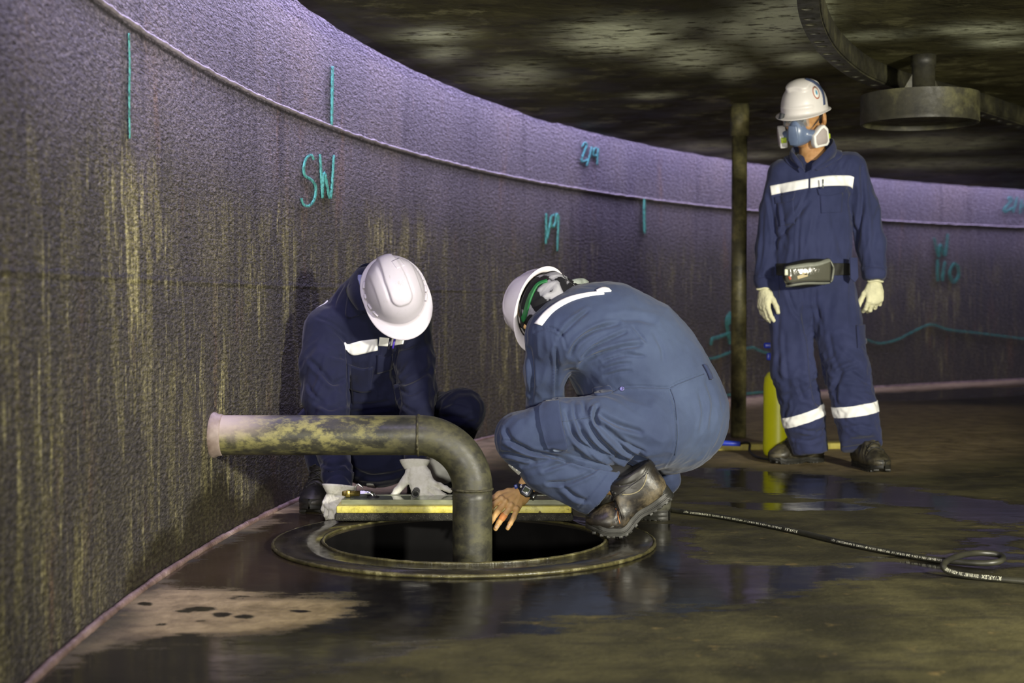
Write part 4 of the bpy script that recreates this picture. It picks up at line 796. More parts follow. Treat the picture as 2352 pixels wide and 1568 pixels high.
# ================================================================== the standing worker
Y3 = 6.60; w3 = lambda x, y, Y=Y3: W(x, y, Y); fl3 = (A(0, 1, 0), 1.5)
C3 = []
C3 += chain([w3(1870, 412), w3(1868, 450), w3(1866, 520), w3(1866, 590), w3(1872, 645)], [.125, .160, .172, .168, .160], .04, fl3)
C3 += [rc(w3(1800, 398), w3(1950, 384), .064, .066, .04), rc(w3(1892, 366, 6.63), w3(1955, 384, 6.62), .044, .056, .03), rc(w3(1848, 372, 6.63), w3(1798, 396, 6.62), .040, .054, .03), rc(w3(1892, 372, 6.64), w3(1848, 376, 6.64), .050, .048, .03), dict(el(w3(1856, 362, 6.48), (.034, .075, .060), (1, 0, .0), (.05, -.4, 1), .012), sub=True)]
C3 += chain([w3(1955, 388, 6.62), w3(1984, 480, 6.64), w3(2000, 560, 6.62), w3(2008, 628, 6.58)], [.070, .069, .064, .053], .025) + [cut(w3(2009, 641, 6.575), (.03, -.05, -1), .075)]
C3 += chain([w3(1796, 400, 6.62), w3(1774, 480, 6.64), w3(1763, 570, 6.63), w3(1756, 645, 6.60)], [.062, .057, .053, .046], .02) + [cut(w3(1754, 662, 6.59), (-.03, 0, -1), .06)]
C3 += chain([w3(1818, 668), w3(1815, 730), w3(1822, 850, 6.57), w3(1845, 955, 6.60), w3(1861, 1032, 6.63)], [.098, .094, .098, .095, .083], .03, (A(0, 1, 0), 1.08)) + [cut(w3(1863, 1040, 6.63), (.12, -.05, -1), .12)]
C3 += chain([w3(1912, 668), w3(1920, 730), w3(1945, 850, 6.50), w3(1966, 945, 6.47), w3(1979, 1022, 6.47)], [.108, .112, .100, .094, .094], .03, (A(0, 1, 0), 1.05)) + [cut(w3(1984, 993, 6.37), (.02, -.8, -1), .20), cut(w3(1980, 1042, 6.47), (.02, 0, -1), .13, .05)]
V3, F3 = isosurf(C3, .0062); V3 = relax(V3, F3, 2); N3 = normals(V3, F3)
for c_, r_, d_, am, sd in [(w3(2000, 540), .22, (.3, 0, 1), .006, 1), (w3(1765, 560), .22, (.2, 0, 1), .005, 4), (w3(1860, 540, 6.48), .22, (.15, 0, 1), .006, 7), (w3(1835, 900, 6.5), .22, (.8, 0, 1), .008, 11), (w3(1950, 880, 6.4), .22, (1, 0, -.5), .009, 14), (w3(1860, 1010, 6.5), .12, (1, 0, .2), .009, 19), (w3(1985, 990, 6.4), .12, (1, 0, .15), .009, 23), (w3(1900, 700, 6.5), .2, (.1, 0, 1), .006, 27), (w3(1930, 400, 6.5), .15, (-.6, 0, 1), .005, 31)]:
    V3 = ridge_folds(V3, N3, c_, r_, d_, am, 24, 5, sd)
for L_, w_, d_ in [([(1856, 387), (1856, 431), (1838, 482), (1833, 548), (1833, 595)], 3, .006), ([(1856, 464), (1823, 505), (1782, 552)], 5, .014), ([(1764, 443), (1772, 482), (1779, 533), (1782, 570)], 4, .010), ([(1961, 431), (1952, 469), (1961, 520), (1960, 560)], 4, .012), ([(1979, 385), (1982, 456), (1970, 533), (1964, 580)], 5, .016), ([(1925, 365), (1905, 397)], 4, .006), ([(1940, 368), (1920, 402)], 4, .006), ([(1956, 372), (1944, 406)], 4, .006),
                  ([(1790, 430), (1800, 500), (1808, 560)], 4, .006), ([(1880, 480), (1870, 540), (1872, 590)], 6, .006), ([(1905, 470), (1920, 530), (1935, 585)], 7, .006), ([(1810, 668), (1822, 705), (1836, 728)], 4, .010), ([(1874, 664), (1874, 700), (1886, 740)], 4, .010), ([(1846, 714), (1862, 780), (1868, 850), (1876, 905), (1884, 930)], 9, .034), ([(1832, 870), (1837, 893), (1846, 915)], 4, .010), ([(1972, 838), (1935, 852), (1915, 872)], 5, .014), ([(1935, 854), (1914, 898)], 5, .013), ([(1955, 853), (1996, 883)], 4, .008), ([(1925, 800), (1970, 840)], 5, .007), ([(1905, 770), (1915, 820), (1930, 850)], 5, .007), ([(1790, 700), (1786, 780), (1792, 860)], 5, .006), ([(1800, 760), (1806, 850), (1818, 930)], 6, .006),
                  ([(1835, 985), (1870, 992), (1895, 985)], 3.5, .008), ([(1825, 1008), (1860, 1012), (1890, 1003)], 3.5, .008), ([(1935, 985), (1975, 978), (2010, 985)], 4, .008), ([(2018, 480), (2005, 540), (2012, 600)], 5, .007), ([(1996, 420), (2008, 500), (2012, 560)], 6, .007), ([(1985, 615), (2010, 612), (2036, 618)], 3, .006), ([(1752, 480), (1750, 560), (1745, 620)], 4, .006), ([(1738, 640), (1756, 634), (1774, 642)], 3, .006), ([(1840, 664), (1846, 690), (1846, 714)], 2.5, .005), ([(1890, 830), (1893, 890), (1888, 950)], 5, .010)]:
    V3 = crease(V3, N3, L_, w_, d_)
V3 = relax(V3, F3, 1, .4); V3 = V3 + (.0026 * fbm(V3 * A(13, 13, 8), 2) + .001 * perlin(V3 * 38))[:, None] * N3; N3 = normals(V3, F3); B3 = bvh_of(V3, F3)
# head, neck
H3f, H3u = nrm((-.56, -.76, -.30)), nrm((-.15, -.30, 1)); H3 = w3(1848, 270, 6.58)
hp3, at3 = head_prims(H3, H3f, H3u, w3(1868, 362, 6.60))
hp3 += [rc(w3(1868, 358, 6.60), w3(1864, 400, 6.58), .056, .055, .03)]
gR, _ = hand(w3(2010, 648, 6.57), (-.04, -.10, -1), (.15, -1, .1), (-1, 0, 0), [(32, 40, 25), (40, 45, 30), (48, 50, 30), (52, 50, 30)], fat=.0018, s=.98, thumb=(.78, .52, -.25, 12, 8))
gL, _ = hand(w3(1755, 664, 6.585), (-.02, -.12, -1), (-.85, -.5, 0), (.5, -1, 0), [(18, 22, 18), (22, 28, 20), (26, 30, 20), (30, 32, 22)], fat=.0018, s=.98, thumb=(.80, .50, -.3, 10, 10))
M_skin3 = make_skin('skin_standing_worker', (.40, .20, .075), (.56, .32, .14))
foot3 = A(w3(1915, 1060)[0], 6.5, 0)
p3 = person_mesh(C3, hp3, [], foot3, 'person standing in blue coveralls wearing a white hard hat and half face respirator', M_skin3)
M_cl3 = make_cloth('blue_coverall_cloth', (.019, .025, .070), (.029, .036, .098), (.042, .051, .125), .4, 2.)
cv3 = obj('coveralls', V3, F3, M_cl3, p3)
M_glove3 = flat('warm_lit_glove', (.68, .66, .43), .8, vary=.12, scale=30, bump=.3, bscale=150)  # warm lamplight put into the colour of white gloves
for nm, g in (('glove', gR), ('glove', gL)):
    gv, gf = isosurf(g, .0027); gn = normals(gv, gf); gv = gv + (.0012 * fbm(gv * 90, 3))[:, None] * gn; go = obj(nm, gv, gf, M_glove3, p3)
for x, y, Y, ax_ in ((2010, 646, 6.572, (0, -.05, -1)), (1755, 664, 6.587, (0, -.1, -1))):
    ringp = w3(x, y, Y); f_, s_, u_ = frame(nrm(np.cross(ax_, (0, 1, .1))), ax_); pts = np.array([ringp + (.033 + .002 * math.sin(5 * t)) * (math.cos(t) * f_ + .8 * math.sin(t) * s_) + .002 * math.sin(3 * t) * u_ for t in np.linspace(0, 2 * math.pi, 40)]); V_, F_ = tube(pts, .0048, 8, False); obj('glove_cuff', V_, F_, M_glove3, p3)
# collar, placket, pockets, tapes
nb3 = w3(1868, 352, 6.60)
def collar_part(parent, pts_lo, pts_hi, mat, th=.006, name='collar'):
    lo, hi = catmull(np.array(pts_lo), 6), catmull(np.array(pts_hi), 6); g = np.stack([lo, (lo + hi) / 2 + .004 * (lo - lo.mean(0)) / .08, hi], 1); c_ = g.reshape(-1, 3).mean(0); d_ = g - c_; d_[..., 2] = 0; d_ /= np.maximum(np.linalg.norm(d_, axis=2), 1e-6)[..., None]
    o = obj(name, *slab(g + d_ * th, g - d_ * .001, len(lo), 3), mat, parent); recalc(o); return o
collar_part(p3, [w3(1849, 394, 6.47), w3(1830, 378, 6.49), w3(1817, 364, 6.54), w3(1824, 352, 6.63), w3(1868, 345, 6.68), w3(1908, 346, 6.64), w3(1919, 354, 6.57), w3(1900, 370, 6.50), w3(1863, 394, 6.465)], [w3(1843, 374, 6.49), w3(1826, 354, 6.51), w3(1820, 344, 6.56), w3(1830, 332, 6.63), w3(1870, 320, 6.66), w3(1904, 317, 6.63), w3(1913, 324, 6.57), w3(1898, 344, 6.505), w3(1865, 376, 6.485)], M_cl3)
for e0, e1 in (([(1815, 345), (1812, 360), (1828, 376), (1846, 388)], [(1800, 352), (1806, 374), (1826, 388), (1838, 384)]), ([(1920, 340), (1915, 355), (1890, 372), (1868, 388)], [(1934, 352), (1932, 362), (1903, 380), (1876, 393)])):
    obj('collar_flap', *patch(B3, [e0, e1], 18, 6, .010, .002, (6.2, 6.75)), M_cl3, cv3)
tp = lambda name, bv, par, e, **k: obj(name, *patch(bv, e, **k), M_tape, par, label='white reflective strip')
tp('reflective_strip', B3, cv3, [[(1769, 427), (1810, 419), (1856, 411)], [(1772, 448), (1812, 440), (1856, 432)]], n=36, m=6, off=.004, yr=(6.2, 6.7)); tp('reflective_strip', B3, cv3, [[(1861, 410), (1900, 404), (1948, 403), (1962, 407)], [(1861, 432), (1900, 427), (1946, 427), (1958, 433)]], n=40, m=6, off=.004, yr=(6.2, 6.7))
for pt, nn_, kp in ((w3(1845, 962, 6.5), (-.36, .0, 1), w3(1845, 955, 6.58)), (w3(1965, 943, 6.4), (-.16, 0, 1), w3(1965, 940, 6.47))):
    nn_ = nrm(nn_); V_, F_ = band(V3, F3, [(pt - nn_ * .024, nn_), (pt + nn_ * .024, -nn_), (w3(1906, 950, 6.5), (-1, 0, 0) if pt[0] < w3(1906, 950)[0] else (1, 0, 0))], .0025, (kp, .2)); obj('reflective_strip', V_, F_, M_tape, cv3, label='white reflective ankle strip')
for e in ([[(1780, 452), (1805, 447), (1827, 441)], [(1782, 468), (1808, 464), (1823, 456)]], [[(1876, 433), (1910, 429), (1944, 429)], [(1880, 448), (1908, 450), (1938, 440)]]): obj('pocket_flap', *patch(B3, e, 20, 6, .009, .002, (6.2, 6.7)), M_cl3, cv3)
for e in ([[(1786, 466), (1822, 458)], [(1792, 520), (1826, 514)]], [[(1883, 447), (1935, 443)], [(1886, 490), (1932, 488)]]): obj('chest_pocket', *patch(B3, e, 14, 10, .0045, .002, (6.2, 6.7)), M_cl3, cv3)
obj('leg_pocket', *patch(B3, [[(1985, 745), (1986, 790)], [(1965, 748), (1968, 800)]], 14, 6, .012, .002, (6.2, 6.8)), M_cl3, cv3)
obj('belt_tab', *prism([(-.018, .062), (.020, .060), (.022, -.030), (.004, -.052), (-.018, -.036)], .007, W(1961, 622, 6.455), (.93, .25, .0), (-.32, 0, 1), .002), M_cl3, cv3)
obj('sleeve_cuff', *band(V3, F3, [(w3(2008, 612, 6.58), (0, 0, -1)), (w3(1970, 620), (1, 0, 0))], .0035, (w3(2008, 630, 6.58), .12)), M_cl3, cv3); obj('sleeve_cuff', *band(V3, F3, [(w3(1756, 632, 6.6), (0, 0, -1)), (w3(1785, 640), (-1, 0, 0))], .0035, (w3(1756, 645, 6.6), .12)), M_cl3, cv3)
obj('pen', *tube([w3(1890, 412, 6.455), w3(1890, 432, 6.452)], .004, 10), flat('silver_pen', (.30, .33, .34), .35, .6), p3)
# belt and clear pouch
obj('belt', *band(V3, F3, [(w3(1866, 632, 6.5), (.0, 0, 1)), (w3(1866, 604, 6.5), (0, 0, -1)), (w3(1782, 620), (1, 0, 0)), (w3(1962, 620), (-1, 0, 0))], .006, (w3(1866, 618, 6.58), .30)), flat('black_webbing', (.016, .016, .013), .7), p3)
PC = W(1856, 627, 6.42); pf = nrm((1, .10, .13)); pu = (-.12, -.05, 1)
pv, pfc = isosurf([el(PC, (.118, .040, .062), pf, pu, .01), rb(PC, (.104, .034, .052), pf, pu, .02, .02)], .004); pouch = obj('waist_pouch', pv, pfc, flat('pouch_black', (.014, .014, .011), .5, vary=.3, bump=.2, bscale=300), p3, label='black waist pouch with a clear front')
BP = bvh_of(pv, pfc); m = Mat('clear_vinyl'); M_vin = m.out((.10, .10, .075), .12, m.bump(m.noise(26, 4), .5, .006), 0, .6)
obj('clear_front', *patch(BP, [[(1803, 616), (1850, 608), (1908, 594)], [(1803, 650), (1850, 645), (1906, 646)]], 28, 10, .003, .002, (6.1, 6.7)), M_vin, pouch)
for e, nm in (([[(1804, 613), (1850, 605), (1880, 602), (1910, 590)], [(1804, 620), (1850, 614), (1880, 611), (1912, 599)]], 'zip'), ([[(1804, 655), (1850, 648), (1908, 648)], [(1804, 659), (1850, 652), (1908, 652)]], 'zip'), ([[(1905, 592), (1913, 612), (1908, 648)], [(1909, 590), (1917, 612), (1912, 650)]], 'edge_trim')): obj(nm, *patch(BP, e, 26, 4, .006, .002, (6.1, 6.7)), flat('grey_zip_' + nm, (.20, .21, .17), .4, bump=.3, bscale=260), pouch)
obj('contents', *merge(box(W(1843, 634, 6.374), (.024, .003, .008), (1, 0, .3), bev=.002), box(W(1848, 629, 6.374), (.012, .003, .006), (1, 0, -.2), bev=.002)), flat('pouch_paper', (.55, .46, .26), .6), pouch, label='papers inside'); obj('contents', *box(W(1817, 637, 6.378), (.012, .004, .009), (1, 0, .4), bev=.003), flat('pouch_red', (.42, .09, .03), .5), pouch, label='red item inside'); obj('buckle', *box(W(1806, 625, 6.382), (.008, .005, .014), bev=.003), flat('pale_buckle', (.72, .74, .55), .4), pouch)
# boots
boot(p3, A(w3(1888, 1050, 6.78)[0], 6.76, .0), (-1, -.38, 0), s=.98, leather=M_lea3); boot(p3, A(w3(1968, 1040, 6.6)[0] + .0, 6.60, .0), (.16, -1, 0), s=1.02, leather=M_lea3, height=.20)
# hard hat with straps and emblem
M_hat3 = make_helmet_mat('white_hard_hat_vented', (.66, .63, .60), (.72, .69, .66), (.60, .56, .50))
hat3, HW3 = helmet(p3, at3(-.004, 0, .036), H3f, nrm(H3u), M_hat3, .122, .104, .132, .034, .010, ridge=2, slots=False, inner=flat('hat_headband', (.03, .03, .03), .6))
bh = [o for o in COL.objects if o is hat3][0]; hv = np.array([v.co[:] for v in hat3.data.vertices]) + LOC[hat3]; BH3 = bvh_of(hv, [list(p.vertices) for p in hat3.data.polygons])
def disc_on(bv, px, rx, ry, rot, off, yr, n=36):
    cs_, sn = math.cos(rot), math.sin(rot); top = [(px[0] + rx * cs_ * math.cos(t) - ry * sn * math.sin(t), px[1] + rx * sn * math.cos(t) + ry * cs_ * math.sin(t)) for t in np.linspace(math.pi, 0, 14)]; bot = [(px[0] + rx * cs_ * math.cos(t) + ry * sn * math.sin(t), px[1] + rx * sn * math.cos(t) - ry * cs_ * math.sin(t)) for t in np.linspace(math.pi, 0, 14)]; return patch(bv, [top, bot], 22, 10, off, .001, yr)
obj('emblem', *disc_on(BH3, (1874, 213), 7.0, 15, -.30, .0016, (6.2, 6.8)), flat('emblem_red', (.38, .12, .06), .5), hat3, label='round red rimmed emblem sticker'); obj('emblem_centre', *disc_on(BH3, (1874, 213), 5.2, 12, -.30, .0024, (6.2, 6.8)), flat('emblem_white', (.74, .74, .70), .5), hat3); obj('emblem_figure', *disc_on(BH3, (1874.5, 213), 1.7, 5.5, -.25, .0032, (6.2, 6.8)), flat('emblem_blue', (.05, .30, .48), .5), hat3)
M_strap = flat('dark_strap', (.025, .028, .035), .6)
obj('strap', *patch(BH3, [[(1852, 179), (1876, 190), (1891, 212), (1895, 240)], [(1848, 182), (1872, 194), (1887, 214), (1891, 242)]], 26, 5, .003, .001, (6.2, 6.9)), flat('blue_grey_strap', (.05, .07, .14), .6), hat3)
def sticks(name, pts, r, mat, par, sq=1.): return obj(name, *tube(catmull(np.array(pts), 6), r, 10, True, sq), mat, par)
sticks('lamp_clip', [at3(.125, -.05, .045), at3(.135, -.055, .02)], .012, M_strap, hat3)
# half mask respirator
m = Mat('respirator_body'); M_resp = m.out(m.ramp(m.noise(14, 3), (.3, (.10, .14, .23)), (.7, (.15, .20, .31))), .30, None, 0, .5)
rv, rf = isosurf([el(at3(.082, 0, -.050), (.046, .047, .056), H3f, H3u, .02), rc(at3(.098, 0, -.006), at3(.112, 0, -.085), .020, .026, .02), el(at3(.065, 0, -.085), (.045, .050, .028), H3f, H3u, .02), rc(at3(.075, .03, -.062), at3(.058, .085, -.074), .026, .024, .012), rc(at3(.075, -.03, -.062), at3(.058, -.085, -.074), .026, .024, .012)], .0034); mask = obj('respirator', rv, rf, M_resp, p3, label='blue grey half mask respirator')
obj('front_cover', *prism([(-.020, .045), (.020, .045), (.026, -.02), (.018, -.045), (-.018, -.045), (-.026, -.02)], .012, at3(.134, 0, -.055), at3(0, 1, 0) - H3, H3u, .004), M_resp, mask)
M_fw = flat('filter_white', (.82, .81, .76), .45, vary=.04); M_fi = flat('filter_insert', (.40, .35, .33), .7, vary=.05, bump=.1); M_lime = flat('lime_label', (.50, .66, .04), .5)
for q in (1, -1):
    fc = at3(.056, q * .092, -.078); nn_ = nrm(.75 * q * (at3(0, 1, 0) - H3) + .48 * (at3(1, 0, 0) - H3)); ff = nrm(np.cross(nn_, H3u)) ; ff = ff if ff @ (at3(1, 0, 0) - H3) < 0 else -ff
    pent = [(-.040, -.028), (-.034, -.046), (.030, -.046), (.042, -.030), (.040, .030), (.022, .052), (.004, .048), (-.040, .012)]; uu = np.cross(nn_, ff); uu = uu if uu[2] > 0 else -uu
    fo = obj('filter', *prism(pent, .034, fc, ff, uu, .005, 2), M_fw, mask, label='white pentagonal filter'); side = nrm(np.cross(uu, ff)); sgn = 1 if side @ nn_ > 0 else -1
    obj('filter_insert', *prism([(x * .74, y * .74) for x, y in pent], .004, fc + nn_ * .0175, ff, uu, .0015, 1), M_fi, fo); obj('filter_label', *prism([(-.012, -.012), (.012, -.012), (.012, .012), (-.012, .012)], .040, fc + ff * (-.033 if q < 0 else .030) - uu * .006, nn_, uu, .002, 1), M_lime, fo, label='lime green label')
    sticks('strap', [at3(.07, q * .055, -.04), at3(.04, q * .078, -.012), at3(-.02, q * .092, .03), at3(-.07, q * .085, .075)], .0045, M_strap, mask, .5)
m = Mat('clear_lens'); M_lens = m.out((.85, .88, .9), .04, None, 0, .6, Transmission_Weight=.9, IOR=1.3)
gl = obj('safety_glasses', *merge(*[tube(np.array([at3(.112 - .35 * (y_ ** 2) * 12, y_, .024) for y_ in np.linspace(-.066, .066, 24)]), .0035, 8), tube([at3(.095, .066, .022), at3(.0, .083, .018), at3(-.02, .084, .008)], .003, 8), tube([at3(.095, -.066, .022), at3(.0, -.083, .018), at3(-.02, -.084, .008)], .003, 8)]), M_strap, p3)
for q in (1, -1):
    g_ = np.array([[at3(.114 - 4.0 * y_ ** 2, y_, z_) for z_ in np.linspace(-.020, .022, 6)] for y_ in np.linspace(q * .008, q * .064, 10)]); obj('lens', *slab(g_, g_ - .0018 * H3f, 10, 6), M_lens, gl)
    ev, ef = lathe([(.001, .0120), (.006, .0104), (.0104, .006), (.012, 0), (.0104, -.006), (.001, -.012)], at3(.084, q * .033, .004), 20, (0, 0, 1), H3f); obj('eye', ev, ef, flat('eyeball_' + ('a' if q > 0 else 'b'), (.65, .62, .58), .2), p3); ev, ef = lathe([(.001, .0008), (.0055, .0)], at3(.0962, q * .033, .004), 16, (0, 0, 1), H3f); obj('iris', ev, ef, flat('iris_' + ('a' if q > 0 else 'b'), (.03, .015, .01), .2), p3)
hv_, hf_ = isosurf([el(at3(-.022, 0, .012), (.096, .082, .080), H3f, H3u, .01), rb(at3(.10, 0, -.02), (.09, .12, .2), H3f, H3u, .01, .01, True), rb(at3(0, 0, -.13), (.3, .3, .09), H3f, H3u, .01, .01, True)], .004); obj('hair', hv_, hf_, flat('black_hair', (.012, .010, .009), .55, bump=.5, bscale=300), p3)
# ================================================================== the worker crouching with his back turned
w2 = W; C2 = []
f2 = nrm((-.92, .387, 0)); r2 = nrm((.387, .92, 0))
# trunk
C2 += [el(w2(1528, 962, 4.78), (.200, .205, .178), f2, nrm((.35, -.1, 1)), .05), el(w2(1496, 986, 4.63), (.135, .120, .130), f2, (0, 0, 1), .05), el(w2(1592, 965, 4.96), (.125, .115, .125), f2, (0, 0, 1), .05)]
C2 += chain([w2(1525, 935, 4.78), w2(1482, 868, 4.78), w2(1432, 806, 4.78), w2(1385, 760, 4.78)], [.205, .203, .198, .150], .06)
C2 += [rc(w2(1400, 752, 4.78), w2(1325, 735, 4.78), .130, .085, .06), rc(w2(1268, 768, 4.64), w2(1390, 722, 4.98), .075, .075, .06), rc(w2(1330, 745, 4.72), w2(1440, 830, 4.70), .115, .140, .06)]
C2 += [rc(w2(1300, 770, 4.645), w2(1385, 748, 4.74), .112, .132, .05)]
# near arm, straight down between chest and thigh
C2 += chain([w2(1262, 775, 4.64), w2(1252, 850, 4.67), w2(1253, 930, 4.72)], [.072, .066, .063], .03); C2 += chain([w2(1253, 930, 4.72), w2(1232, 1050, 4.79)], [.060, .048], .015)
# far arm, resting behind the knee
C2 += chain([w2(1392, 730, 5.0), w2(1260, 872, 5.04), w2(1252, 985, 4.98)], [.068, .050, .044], .03)
# near leg
C2 += chain([w2(1475, 985, 4.60), w2(1380, 985, 4.56), w2(1290, 984, 4.545), w2(1195, 1004, 4.54)], [.128, .104, .092, .084], .035)
shin_n = (A(0, 1, .1), 1.25)
C2 += chain([w2(1196, 1010, 4.54), w2(1255, 1072, 4.535), w2(1345, 1112, 4.53), w2(1392, 1136, 4.53)], [.080, .082, .086, .088], .012, shin_n)
hem_a, hem_b = w2(1428, 1081, 4.52), w2(1341, 1191, 4.52); hd = nrm(np.cross(hem_b - hem_a, (0, 1, .1))); hd = hd if hd[0] > 0 else -hd
C2 += [cut((hem_a + hem_b) / 2 + hd * .0, hd, .14, .05, .003)]
# far leg
C2 += chain([w2(1580, 975, 4.97), w2(1440, 985, 5.08), w2(1320, 1010, 5.12)], [.12, .10, .08], .03); C2 += chain([w2(1320, 1010, 5.12), w2(1440, 1070, 5.06), w2(1515, 1092, 4.96)], [.075, .066, .062], .02, (A(0, 1, 0), 1.1)) + [cut(w2(1522, 1108, 4.95), (.12, -.05, -1), .09, .04)]
C2 += [rc(w2(1510, 1085, 4.96), w2(1524, 1100, 4.95), .058, .060, .01)]
C2 += [dict(rc(w2(1352, 1116, 4.53), w2(1420, 1150, 4.53), .070, .080, .012, shin_n), sub=True)]
V2, F2 = isosurf(C2, .0044); V2 = relax(V2, F2, 2); N2 = normals(V2, F2)
for c_, r_, d_, am, sd in [(w2(1250, 860, 4.6), .17, (.1, 0, 1), .004, 2), (w2(1420, 1010, 4.5), .17, (-.8, 0, .7), .006, 9), (w2(1280, 1080, 4.46), .14, (1, 0, .25), .006, 13), (w2(1600, 980, 4.7), .14, (.3, 0, 1), .005, 17), (w2(1180, 1000, 4.47), .09, (.5, 0, 1), .005, 21), (w2(1520, 1092, 4.9), .07, (1, 0, .1), .005, 24)]:
    V2 = ridge_folds(V2, N2, c_, r_, d_, am, 26, 5, sd)
y2 = (4.2, 5.2)
for L_, w_, d_ in [([(1350, 713), (1304, 754), (1284, 775)], 4, .007), ([(1341, 719), (1312, 738), (1293, 755)], 4, .005), ([(1421, 743), (1368, 757), (1328, 784), (1310, 815)], 5, .010), ([(1437, 762), (1389, 784), (1357, 802), (1338, 822)], 4, .008), ([(1470, 792), (1421, 800), (1368, 816), (1334, 838)], 5, .010), ([(1452, 808), (1418, 810), (1380, 820)], 4, .006), ([(1478, 818), (1430, 816), (1388, 829)], 4, .006), ([(1446, 834), (1416, 838), (1386, 848)], 4, .004), ([(1447, 852), (1420, 855), (1390, 864)], 4, .004), ([(1454, 749), (1475, 773), (1483, 784)], 3, .004), ([(1500, 760), (1520, 800), (1524, 830)], 5, .003),
                  ([(1500, 740), (1455, 730), (1400, 735)], 8, .004), 
                  ([(1405, 899), (1432, 889), (1480, 888), (1537, 889), (1561, 877), (1617, 856)], 2.2, .005), ([(1537, 891), (1548, 928), (1553, 1000), (1547, 1045), (1532, 1072)], 2.4, .005), ([(1622, 875), (1640, 925), (1632, 985)], 6, .0045), ([(1606, 900), (1616, 945), (1610, 990)], 5, .003),
                  ([(1364, 963), (1401, 1000), (1444, 1040), (1485, 1060)], 6, .012), ([(1352, 969), (1375, 1009), (1415, 1046), (1462, 1068)], 5, .010), ([(1329, 975), (1346, 1009), (1381, 1040), (1428, 1065)], 5, .010), ([(1306, 970), (1321, 1003), (1352, 1032), (1392, 1054)], 5, .009), ([(1375, 950), (1421, 975), (1472, 992)], 6, .010), ([(1384, 970), (1425, 1010), (1480, 1040)], 5, .008), ([(1300, 945), (1306, 968)], 4, .005), ([(1318, 928), (1322, 955), (1330, 975)], 4, .006), ([(1340, 926), (1344, 950)], 4, .005), ([(1372, 935), (1366, 952), (1372, 975)], 4, .014),
                  ([(1162, 1012), (1190, 1024), (1225, 1038), (1286, 1051), (1358, 1071), (1415, 1080)], 4, .012), ([(1258, 1109), (1301, 1108), (1352, 1088), (1374, 1074)], 4, .008), ([(1248, 1080), (1284, 1066), (1312, 1058)], 4, .007), ([(1160, 985), (1174, 1010), (1215, 1032)], 5, .008), ([(1200, 1070), (1250, 1056), (1275, 1052)], 4, .006), ([(1150, 1040), (1185, 1046), (1230, 1060)], 4, .007), ([(1330, 1165), (1352, 1140), (1395, 1085)], 2, .003), ([(1290, 1115), (1320, 1140), (1345, 1150)], 5, .005),
                  ([(1215, 800), (1222, 870), (1220, 920)], 5, .006), ([(1276, 800), (1280, 860), (1276, 915)], 4, .008), ([(1228, 762), (1262, 752), (1290, 768), (1300, 800)], 2.5, .004)]:
    V2 = crease(V2, N2, L_, w_ * .95, d_ * 1.9, y2)
V2 = relax(V2, F2, 1, .45); V2 = V2 + (.0026 * fbm(V2 * A(15, 15, 9), 2) + .0011 * perlin(V2 * 42))[:, None] * N2; N2 = normals(V2, F2); B2 = bvh_of(V2, F2)
# bare left hand on the box, wrist with watch
K = lambda pts, rr, k=.004: [rc(W(*pts[i]), W(*pts[i + 1]), rr[i], rr[i + 1], k) for i in range(len(pts) - 1)]
hd2 = [rc(W(1250, 1040, 4.80), W(1216, 1108, 4.822), .040, .031, .01), rc(W(1216, 1108, 4.822), W(1196, 1140, 4.808), .030, .030, .012, (nrm((.3, -1, .5)), 1.25))]
hd2 += [rc(W(1200, 1136, 4.81), W(1186, 1169, 4.762), .019, .0125, .012), rc(W(1197, 1136, 4.81), W(1174, 1162, 4.758), .019, .0130, .012), rc(W(1192, 1134, 4.81), W(1161, 1153, 4.760), .018, .0130, .012), rc(W(1190, 1130, 4.812), W(1152, 1145, 4.766), .018, .0125, .012)]
hd2 += K([(1187, 1169, 4.760), (1180, 1188, 4.748), (1172, 1202, 4.746), (1166, 1213, 4.748)], [.0098, .0090, .0082, .0072]); hd2 += K([(1175, 1162, 4.756), (1158, 1183, 4.742), (1146, 1200, 4.740), (1138, 1214, 4.743)], [.0108, .0102, .0092, .0080]); hd2 += K([(1162, 1153, 4.758), (1143, 1174, 4.742), (1131, 1192, 4.739), (1122, 1208, 4.742)], [.0110, .0104, .0094, .0082]); hd2 += K([(1152, 1145, 4.764), (1131, 1161, 4.748), (1119, 1176, 4.742), (1110, 1190, 4.744)], [.0106, .0100, .0090, .0080])
hd2 += K([(1190, 1130, 4.822), (1168, 1130, 4.800), (1147, 1135, 4.788), (1130, 1145, 4.780)], [.0150, .0130, .0112, .0092], .008)
hd2 += [el(W(x, y, Y - .010), (.0095, .0075, .0065), (-.5, 0, -.6), (0, -1, .3), .008) for x, y, Y in ((1186, 1168, 4.760), (1173, 1160, 4.756), (1160, 1151, 4.758), (1151, 1144, 4.764))]
hv2, hf2 = isosurf(hd2, .0021); hn2 = normals(hv2, hf2)
for L_ in ([(1194, 1140), (1186, 1158)], [(1188, 1138), (1174, 1154)], [(1182, 1136), (1162, 1147)]): hv2 = crease(hv2, hn2, L_, 2.2, -.0022, (4.6, 4.95), lip=.2)
for x, y, dx, dy in ((1179, 1189, 5, 2), (1157, 1184, 6, 3), (1141, 1175, 6, 3), (1171, 1203, 4, 2), (1145, 1201, 5, 2)):
    for q in (-1.5, 1.5): hv2 = crease(hv2, hn2, [(x - dx, y - dy + q), (x + dx, y + dy + q)], 1.0, .0007, (4.6, 4.95), lip=.3)
fl2n = normals(hv2, hf2)
